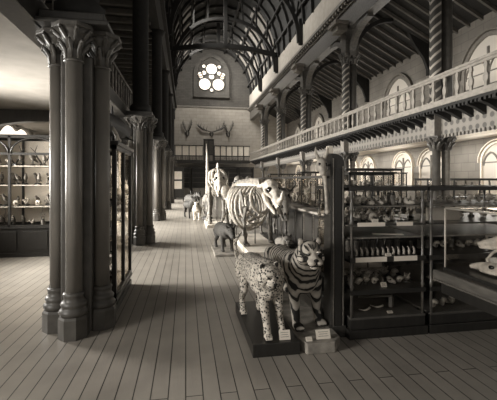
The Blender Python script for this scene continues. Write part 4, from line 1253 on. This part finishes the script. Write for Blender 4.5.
# long panelled counter down the right side of the aisle with glazed superstructure
CX0 = 2.62
ct = thing('counter', 'long dark panelled counter with pale ledge running down the aisle', 'counter', (CX0, 6.0, 0))
CL = 13.0
MB().box(0, 0.8, 0, CL, 0, 0.10).box(0.03, 0.77, 0.03, CL - 0.03, 0.10, 0.90).build('carcass', 'wood_black', ct)
MB().box(-0.05, 0.85, -0.05, CL + 0.05, 0.90, 0.95).build('ledge', 'plinth_mid', ct, 0.008)
for k in range(20):
    a = 0.05 + k * (CL - 0.1) / 20
    MB().box(0.0, 0.03, a + 0.07, a + 0.56, 0.18, 0.82).build('panel', 'wood', ct, 0.006)
    MB().box(0.005, 0.03, a - 0.01, a + 0.014, 0.10, 0.9).build('stile', 'wood_mid', ct)
for k in range(2):
    MB().box(0.08 + 0.33 * k, 0.38 + 0.33 * k, -0.0, 0.03, 0.18, 0.82).build('panel', 'wood', ct, 0.006)
gc = glazed_case('display_cabinet', 'long glass showcase standing on the dark counter', (CX0 + 0.28, 7.5, 0.95), 0.45, 7.5, 0.0, 0.72, (), 0, 'wood', 0.03, None, 'glass', 1, side_mull=5, lid=0.025)
for k in range(15):
    key = ('birdskel', 'smallskel', 'skull', 'birdskel', 'coral')[k % 5]
    put(key, (CX0 + 0.5, 7.75 + 0.48 * k, 0.952), R(80 if key != 'smallskel' else 90), KIND_WORD[key] + ' inside the showcase on the counter', '%s in the counter showcase' % key, 1.4 if key != 'smallskel' else 1.15)
for k, (key, yy, s_, lab) in enumerate((('birdskel', 6.35, 1.45, 'pale upright bird skeleton standing at the near end of the counter'), ('birdskel', 7.0, 1.6, 'second upright bird skeleton from the near end of the counter ledge'), ('skull', 6.7, 1.4, 'pale skull lying on the counter between two bird skeletons'), ('bird', 7.25, 1.4, 'stuffed bird perched on the counter in front of the showcase'), ('antlers', 6.15, 0.9, 'small antlers on a block at the very near end of the counter'))):
    put(key, (CX0 + 0.32 + 0.05 * (k % 2), yy, 0.951), R(10), lab, None, s_)
for key in ('x',):
    pass
sb = quadruped('foal', 'pale small stuffed foal skeleton-like mount', 'animal', (0, 0, -50), 0, 'bone', 0.3, 0.3, 0.06, 0.1, 0.02) if False else None

# big showcase facing the camera: dark base, two glazed tiers, open shelves, brass rail and finials
def tiered_case(name, label, loc, w, d, where, fill=True):
    t = thing(name, label, 'cabinet', loc)
    MB().box(-0.02, w + 0.02, -0.02, d, 0, 0.09).box(0, w, 0, d, 0.09, 0.19).build('plinth', 'wood_black', t, 0.005)
    MB().box(0, w, 0, d, 0.19, 0.21).build('shelf', 'lining_dark', t)
    MB().box(-0.005, w + 0.005, -0.005, d, 0.44, 0.485).build('shelf', 'wood_black', t)
    MB().box(-0.005, w + 0.005, -0.005, d, 0.765, 0.79).box(-0.005, w + 0.005, -0.005, 0.03, 0.79, 0.815).build('shelf', 'wood', t)
    MB().box(0.0, w, 0.03, d, 1.0, 1.015).build('shelf', 'wood_mid', t)
    MB().box(-0.005, w + 0.005, -0.005, d, 1.135, 1.155).build('shelf', 'wood', t)
    MB().box(0.0, w, 0.05, d, 1.32, 1.332).build('shelf', 'wood_mid', t)
    MB().box(-0.02, w + 0.02, -0.02, 0.06, 1.49, 1.535).box(-0.02, 0.05, 0, d, 1.49, 1.53).box(w - 0.05, w + 0.02, 0, d, 1.49, 1.53).box(0, w, d - 0.05, d, 1.49, 1.53).build('top_rail', 'wood_black', t, 0.005)
    for px in (0.02, w - 0.02):
        for py in (0.02, d - 0.03):
            MB().lathe([(0.014, 0.2), (0.014, 0.5), (0.022, 0.52), (0.014, 0.54), (0.013, 0.76), (0.026, 0.79), (0.014, 0.83), (0.012, 1.12), (0.028, 1.15), (0.014, 1.2), (0.011, 1.28), (0.02, 1.33), (0.011, 1.38), (0.02, 1.47), (0.035, 1.5)], px, py, 10).build('post', 'wood_black' if py > 0.1 else 'brass', t)
    MB().box(0.03, w - 0.03, 0.010, 0.014, 0.215, 0.44).build('pane', 'glass', t)
    MB().box(0.03, w - 0.03, 0.010, 0.014, 0.49, 0.765).build('pane', 'glass', t)
    MB().box(0.0, 0.004, 0.04, d - 0.04, 0.49, 1.49).build('pane', 'glass', t)
    MB().box(0.0, w, d - 0.02, d - 0.01, 0.2, 1.0).build('back_panel', 'wood', t)
    return t
AX, AY, AW, AD = 1.63, 3.46, 0.83, 0.95
tiered_case('showcase', 'big dark tiered showcase of specimens right of the rounded upright', (AX, AY, 0), AW, AD, '')
def on(key, x, y, z, rz, lab, grp=None, s_=1.0):
    return put(key, (AX + x, AY + y, z + 0.001), rz, lab, grp, s_)
for k in range(8):
    key = ('skull', 'shell', 'coral', 'shell', 'tooth')[k % 5]
    on(key, 0.08 + 0.095 * k, 0.2, 0.485, R(rnd.uniform(-25, 25)), KIND_WORD[key] + ' in the second tier of the tiered showcase', key + ' in the second tier', 0.66)
for k in range(7):
    key = ('shell', 'skull', 'coral')[k % 3]
    on(key, 0.10 + 0.105 * k, 0.45, 0.485, R(rnd.uniform(-40, 40)), KIND_WORD[key] + ' in the second tier of the tiered showcase', key + ' in the second tier', 0.8)
for k in range(4):
    b_ = thing('specimen_box', '', 'box', (AX + 0.12 + 0.2 * k, AY + 0.78, 0.486))
    b_['label'] = 'pale lined specimen box at the back of the second showcase tier'; b_['group'] = 'specimen boxes in the second tier'
    MB().box(-0.09, 0.09, -0.05, 0.05, 0, 0.02).box(-0.09, 0.09, 0.04, 0.05, 0.02, 0.19).build('tray', 'plinth_pale' if k else 'cloth', b_)
    MB().box(-0.075, 0.075, 0.032, 0.04, 0.05, 0.17).build('sheet', 'paper', b_)
for k in range(13):
    on('tooth', 0.06 + 0.06 * k, 0.12, 0.79, R(rnd.uniform(-15, 15)), 'small mounted tooth in the row on the third showcase shelf', 'teeth on the third shelf', 0.95)
for k in range(8):
    on('jar', 0.08 + 0.1 * k, 0.45, 0.79, 0, 'specimen jar in the row behind the teeth', 'jars on the third shelf', 0.95)
for k, (x, w_) in enumerate(((0.22, 0.34), (0.60, 0.26))):
    s_ = thing('label_strip', ['wide white label strip on the left of the third showcase shelf', 'shorter white label strip on the right of the third showcase shelf'][k], 'label', (AX + x, AY - 0.008, 0.79))
    MB().box(-w_ / 2, w_ / 2, -0.004, 0.0, -0.02, 0.03).build('sheet', 'card', s_)
for k, (x, w_) in enumerate(((0.22, 0.30), (0.59, 0.18))):
    s_ = thing('label_strip', ['white label strip on the left front edge of the fifth showcase shelf', 'short white label strip on the right front edge of the fifth showcase shelf'][k], 'label', (AX + x, AY - 0.008, 1.145))
    MB().box(-w_ / 2, w_ / 2, -0.004, 0.0, -0.015, 0.025).build('sheet', 'card', s_)
sl = thing('paper_sheet', 'long slanting white sheet lying on the fourth showcase shelf', 'paper', (AX + 0.52, AY + 0.2, 1.016), R(-20))
MB().box(-0.16, 0.16, -0.04, 0.04, 0, 0.004).build('sheet', 'card', sl)
card('small white card among the teeth on the third showcase shelf', (AX + 0.45, AY + 0.06, 0.79), 0, 0.07, 0.045, -15)
card('small white card in the second tier of the showcase', (AX + 0.40, AY + 0.06, 0.486), 0, 0.065, 0.05, -25)
card('small white card on the floor of the lowest showcase tier', (AX + 0.47, AY + 0.06, 0.211), 0, 0.06, 0.028, -50)
for z, n, keys in ((1.155, 9, ['birdskel', 'skull', 'coral', 'shell']), (1.332, 9, ['skull', 'coral', 'shell', 'tooth', 'jar'])):
    where = 'on the fifth shelf of the tiered showcase' if z < 1.2 else 'on the top shelf of the tiered showcase'
    for row in (0.2, 0.55):
        for k in range(n):
            key = keys[rnd.randrange(len(keys))]
            sc_ = {'birdskel': 0.31, 'skull': 0.72, 'coral': 0.56, 'shell': 0.85, 'tooth': 1.0, 'jar': 0.8}[key]
            on(key, 0.07 + 0.085 * k, row, z, R(rnd.uniform(-40, 40)), KIND_WORD[key] + ' ' + where, key + ' ' + where, sc_)
card('white card at the front of the fifth showcase shelf', (AX + 0.30, AY + 0.06, 1.155), 0, 0.07, 0.04, -15)
# objects in the dark lowest tier
for k, (x, y_, rz_) in enumerate(((0.24, 0.18, 10), (0.42, 0.25, -15))):
    tk = thing('boar_tusk', ['pale curved tusk lying left on the floor of the lowest showcase tier', 'larger pale curved tusk in the middle of the lowest showcase tier'][k], 'tusk', (AX + x, AY + y_, 0.212), R(rz_))
    MB().tube([(-0.07 + 0.14 * j / 8, -0.02 * math.sin(PI * j / 8), 0.012 + 0.012 * (1 - math.sin(PI * j / 8))) for j in range(9)], [0.004 + 0.0011 * j for j in range(9)], 7).build('tusk', 'bone', tk)
pk = thing('wooden_rod', 'straight wooden rod leaning across the lowest showcase tier', 'rod', (AX + 0.48, AY + 0.4, 0.212), R(-55))
MB().tube([(-0.2, 0, 0.02), (0.2, 0, 0.12)], 0.014, 8).build('rod', 'wood_mid', pk)
MB().box(0.17, 0.21, -0.02, 0.02, 0, 0.11).build('rest', 'wood_mid', pk)

# small glazed case standing behind, its top seen above the showcase
c2 = glazed_case('display_cabinet', 'slim dark framed glass cabinet rising behind the tiered showcase', (2.36, 5.05, 0), 0.72, 0.6, 0.85, 1.70, (1.25, 1.5), 0, 'wood_black', 0.025, None, 'glass', 2, lid=0.02)
scatter(['smallskel', 'skull', 'bird'], 2.42, 3.02, 5.35, 0.851, 3, 'on the bottom of the slim cabinet behind the showcase', (0.9, 1.0))
scatter(['skull', 'shell'], 2.42, 3.02, 5.35, 1.251, 5, 'on the middle shelf of the slim cabinet behind the showcase', (0.9, 1.1))
scatter(['skull', 'coral', 'shell'], 2.42, 3.02, 5.35, 1.501, 5, 'on the top shelf of the slim cabinet behind the showcase', (0.8, 0.95))

# second showcase to the right, behind the table
BX = 2.52
tiered_case('showcase', 'second dark tiered showcase behind the table with the glass box', (BX, AY, 0), 1.5, AD, '')
nb = thing('notice_board', 'blank pale board standing on the second showcase', 'board', (BX + 0.30, AY + 0.2, 1.156))
MB().box(-0.2, 0.2, -0.012, 0.012, 0, 0.14).build('sheet', 'wood_pale', nb); MB().box(-0.1, 0.1, 0.012, 0.09, 0, 0.015).build('foot', 'wood', nb)
for z, n, keys in ((0.79, 12, ['skull', 'shell', 'jar']), (1.155, 8, ['birdskel', 'skull', 'coral']), (1.332, 10, ['skull', 'shell', 'tooth'])):
    where = {0.79: 'on the middle shelf of the second showcase', 1.155: 'on the fifth shelf of the second showcase', 1.332: 'on the top shelf of the second showcase'}[z]
    for k in range(n):
        key = keys[rnd.randrange(len(keys))]
        put(key, (BX + 0.1 + 1.3 * k / n, AY + 0.5, z + 0.001), R(rnd.uniform(-40, 40)), KIND_WORD[key] + ' ' + where, key + ' ' + where, 0.31 if key == 'birdskel' else 0.75)
for k in range(3):
    put('shell', (BX + 0.14 + 0.13 * k, AY + 0.16 + 0.03 * k, 0.211), R(40 * k), 'pale shell lying on the floor of the second showcase', 'shells on the second showcase floor', 0.8)

# table with glass box of skulls at the right edge
tb = thing('display_table', 'heavy wooden table carrying the glass box at the right edge', 'table', (2.19, 1.45, 0))
MB().box(0, 1.3, 0, 1.53, 0.72, 0.80).box(-0.0, 1.3, 0, 1.53, 0.70, 0.72).build('top', 'wood_table', tb, 0.01)
MB().box(0.05, 1.25, 0.05, 1.48, 0.60, 0.70).build('apron', 'wood_black', tb)
for x, y_ in ((0.40, 0.2), (0.40, 1.0), (1.06, 0.2), (1.06, 1.0)):
    MB().lathe([(0.035, 0), (0.045, 0.1), (0.035, 0.15), (0.045, 0.4), (0.035, 0.5), (0.05, 0.6)], x + 0.03, y_ + 0.03, 10).build('leg', 'wood_black', tb)
gb = thing('glass_box', 'large brass-edged glass box with skulls standing on the table', 'case', (2.25, 1.56, 0.80))
W_, D_, H_ = 1.05, 1.36, 0.55
MB().box(0, W_, 0, D_, 0, 0.03).build('base', 'wood_black', gb, 0.004)
e = MB()
for x in (0.012, W_ - 0.012):
    for y_ in (0.012, D_ - 0.012):
        e.tube([(x, y_, 0.03), (x, y_, H_)], 0.008, 6)
for x in (0.012, W_ - 0.012):
    e.tube([(x, 0.012, H_), (x, D_ - 0.012, H_)], 0.008, 6)
for y_ in (0.012, D_ - 0.012):
    e.tube([(0.012, y_, H_), (W_ - 0.012, y_, H_)], 0.008, 6)
e.build('edging', 'wood_pale', gb)
MB().box(0.01, 0.014, 0.02, D_ - 0.02, 0.03, H_).build('pane', 'glass', gb)
MB().box(0.02, W_ - 0.02, D_ - 0.014, D_ - 0.01, 0.03, H_).build('pane', 'glass', gb)
MB().box(0.02, W_ - 0.02, 0.02, D_ - 0.02, H_ - 0.002, H_ + 0.002).build('pane', 'glass', gb)
# upper skull on a wire stand
us = thing('crocodile_skull', 'long jawed skull raised on a bent wire in the glass box', 'skull', (2.55, 2.66, 0.831), R(-45))
um = MB()
um.tube([(0.22, 0, 0.27), (0.12, 0, 0.28), (0.02, 0, 0.26), (-0.14, 0, 0.225)], [0.03, 0.06, 0.05, 0.015], 10)
um.tube([(0.2, 0.03, 0.22), (0.0, 0.02, 0.205), (-0.13, 0.0, 0.195)], [0.022, 0.018, 0.01], 8).tube([(0.2, -0.03, 0.22), (0.0, -0.02, 0.205), (-0.13, 0.0, 0.195)], [0.022, 0.018, 0.01], 8)
um.ell((0.15, 0.045, 0.31), 0.025).ell((0.15, -0.045, 0.31), 0.025)
um.organic('skull', 'bone', us, 0.01, 2)
MB().tube([(0.05, 0, 0.22), (-0.03, 0, 0.16), (-0.07, 0, 0.10), (-0.04, 0, 0.045), (0.05, 0, 0.02), (0.2, 0, 0.012)], 0.011, 8).build('wire_stand', 'bone', us)
MB().box(0.1, 0.24, -0.06, 0.06, 0, 0.014).build('stand_foot', 'wood', us)
ls = thing('horse_skull', 'flat elongated pale skull lying on the floor of the glass box', 'skull', (2.44, 2.62, 0.831), R(-80))
lm = MB()
lm.tube([(-0.17, 0, 0.03), (-0.08, 0, 0.05), (0.03, 0, 0.055), (0.13, 0, 0.05), (0.19, 0, 0.04)], [0.018, 0.035, 0.05, 0.05, 0.025], 10)
for sx in (-1, 1):
    lm.tube([(0.16, sx * 0.04, 0.035), (0.05, sx * 0.06, 0.03), (-0.06, sx * 0.025, 0.025)], 0.018, 8)
lm.organic('skull', 'bone', ls, 0.009, 2)
MB().ell((0.05, 0.045, 0.07), (0.025, 0.012, 0.018)).ell((0.05, -0.045, 0.07), (0.025, 0.012, 0.018)).build('eye_sockets', 'black', ls)
# papers and a low dark box under the table
pp = thing('paper_sheet', 'curled grey paper sheet lying in the glazed tier of the second showcase', 'paper', (2.68, 3.62, 0.486), R(-12))
pm_ = MB()
pm_.band([(0.3 * k / 8, 0, 0.002 + 0.03 * math.sin(PI * k / 8)) for k in range(9)], [(0.3 * k / 8, 0, 0.006 + 0.03 * math.sin(PI * k / 8)) for k in range(9)], (0, 0.2, 0)).build('sheet', 'plinth_pale', pp)

# cabinets in the right aisle behind the columns
for k, (x, y_, w_, lab) in enumerate(((6.9, 9.6, 2.6, 'glass cabinet of bones standing below the nearest twin arched windows'), (4.4, 9.6, 1.7, 'glass cabinet between the counter and the right arcade'), (6.9, 14.6, 2.6, 'second glass cabinet below the right aisle windows'), (4.4, 13.6, 1.7, 'farther glass cabinet between counter and arcade'), (4.3, 18.5, 1.8, 'far glass cabinet beside the end of the counter'))):
    zt_ = 1.62 if k == 0 else 1.9
    glazed_case('display_cabinet', lab, (x, y_, 0), w_, 0.6, 0.7, zt_, (1.1, 1.42), 0, 'wood', 0.035, None, 'glass', 3, lid=0.03)
    for z, n in ((0.7, 7), (1.1, 9), (1.42, 8)):
        sc_ = (0.65, 0.76) if z < 1 else (0.7, 1.0)
        ks = ['smallskel', 'skull', 'coral', 'birdskel'] if z < 1 else (['skull', 'coral', 'bird', 'smallskel'] if z < 1.3 else ['skull', 'shell', 'tooth', 'jar'])
        scatter(ks, x + 0.12, x + w_ - 0.12, y_ + 0.3, z + 0.001, n, 'on the %s of the %s' % ({0.7: 'floor', 1.1: 'lower shelf', 1.42: 'upper shelf'}[z], ['cabinet below the nearest twin windows', 'cabinet between counter and arcade', 'second cabinet below the windows', 'farther cabinet by the counter', 'far cabinet'][k]), sc_, 0, 0.06)

# end of the hall: bookcases under the gallery
for k in range(5):
    t = thing('bookcase', '%s dark bookcase from the left under the end gallery' % ORD[k], 'bookcase', (-0.95 + 1.5 * k, 34.6, 0), 0, 'bookcases under the end gallery')
    MB().box(0, 1.4, 0, 0.5, 0, 0.9).box(0, 0.06, 0, 0.5, 0.9, 2.7).box(1.34, 1.4, 0, 0.5, 0.9, 2.7).box(0, 1.4, 0.44, 0.5, 0.9, 2.7).box(-0.02, 1.42, -0.03, 0.52, 2.7, 2.82).build('carcass', 'wood', t)
    for z in (1.35, 1.8, 2.25):
        MB().box(0.06, 1.34, 0.02, 0.44, z, z + 0.03).build('shelf', 'wood_mid', t)
    for j in range(2):
        MB().box(0.08 + 0.64 * j, 0.68 + 0.64 * j, -0.03, 0, 0.1, 0.85).build('door', 'wood_mid', t)
# two pale notices on a dark screen at the left end of the aisle
sc = thing('screen', 'dark standing screen at the far left end of the aisle', 'screen', (-0.95, 27.5, 0))
MB().box(0, 0.06, -0.1, 0.1, 0, 2.6).box(0.75, 0.81, -0.1, 0.1, 0, 2.6).box(0.06, 0.75, -0.02, 0.02, 0.3, 2.55).build('frame', 'wood', sc)
for k, z in enumerate((0.95, 1.65)):
    nt_ = tag(MB().box(-0.82, -0.28, 27.46, 27.478, z, z + 0.58).build('notice', 'card'), ['lower white notice pinned on the dark far screen', 'upper white notice pinned on the dark far screen'][k], 'notice')

# antlers on the end wall
def wall_antlers(label, x, z, span, rise):
    t = thing('wall_antlers', label, 'antlers', (x, Y_END - 0.02, z))
    MB().prism([(-0.16, -0.03, -0.1), (0.16, -0.03, -0.1), (0.2, -0.03, 0.25), (0, -0.03, 0.4), (-0.2, -0.03, 0.25)], (0, 0.04, 0)).build('shield', 'wood', t)
    m = MB(); m.ell((0, -0.14, 0.2), (0.11, 0.12, 0.15)).tube([(0, -0.14, 0.15), (0, -0.2, -0.02), (0, -0.24, -0.2)], [0.1, 0.08, 0.05], 8)
    m.build('skull', 'bone_dark', t)
    for sx in (-1, 1):
        b = MB()
        s = span / 2
        b.tube([(sx * 0.07, -0.12, 0.3), (sx * s * 0.3, -0.2, 0.3 + rise * 0.15), (sx * s * 0.62, -0.3, 0.3 + rise * 0.38), (sx * s * 0.86, -0.25, 0.3 + rise * 0.72), (sx * s, -0.2, 0.3 + rise)], [0.05, 0.055, 0.11 if span > 2 else 0.04, 0.09 if span > 2 else 0.03, 0.02], 8)
        for q, (u, v) in enumerate(((0.35, 0.75), (0.55, 0.95), (0.75, 1.2), (0.9, 1.25))):
            b.tube([(sx * s * u, -0.24, 0.3 + rise * u * 0.75), (sx * s * (u - 0.05), -0.3, 0.3 + rise * v)], [0.04, 0.012], 6)
        b.build('antler', 'antler', t)
    return t
wall_antlers('huge spreading antlers in the middle of the end wall', 2.5, 6.0, 2.9, 0.75)
wall_antlers('smaller antlers left of the huge pair on the end wall', 0.15, 6.0, 0.95, 0.95)
wall_antlers('smaller antlers right of the huge pair on the end wall', 4.15, 6.0, 1.05, 0.95)

# ------------------------------------------------------------------ daylight
LEFT = ((1.1, 165, 115, -82), (6.95, 430, 100, -88), (12.35, 560, 95, -78), (17.75, 620, 95, -78), (23.15, 620, 95, -78), (28.55, 620, 95, -78))
def area(name, loc, rot, sx, sy, power, spread=None):
    d = bpy.data.lights.new(name, 'AREA')
    d.shape = 'RECTANGLE'; d.size = sx; d.size_y = sy; d.energy = power
    d.color = (1.0, 0.965, 0.905)
    if spread: d.spread = spread
    o = bpy.data.objects.new(name, d)
    COL.objects.link(o); o.location = loc; o.rotation_euler = rot
    return o
# left aisle windows (shine to +X)
for yc, p, sp, tilt in LEFT:
    area('window_light', (X_LW + 0.25, yc, 2.0), (0, R(tilt), 0), 1.6, 1.5, p, R(sp))
# right gallery windows (shine to -X) and the twin windows below
for yc in [5.8] + [11.2 + BAY * k for k in range(5)]:
    area('window_light', (X_RW - 0.3, yc - 0.25, 5.0), (0, R(90), 0), 1.8, 1.9, 45)
    area('window_light', (X_RW - 0.3, yc - 0.35, 2.0), (0, R(105), 0), 1.2, 2.2, 60)
# skylights on the left roof slope, throwing light down to the right
for yc in (8.0, 13.5, 18.9, 24.3, 29.7, 33.8):
    area('upper_light', (0.4, yc, 12.4), (0, R(-74), 0), 1.4, 2.2, 42 + 14 * max(0, yc - 10), R(110))
# added lamp under the far roof to brighten the end wall
area('upper_light', (2.65, 31.0, 13.4), (R(38), 0, 0), 2.0, 2.0, 420)
w = bpy.data.worlds.new('world')
SC.world = w
w.use_nodes = True
bg = w.node_tree.nodes['Background']
bg.inputs['Color'].default_value = (1.0, 0.95, 0.88, 1)
bg.inputs['Strength'].default_value = 0.34
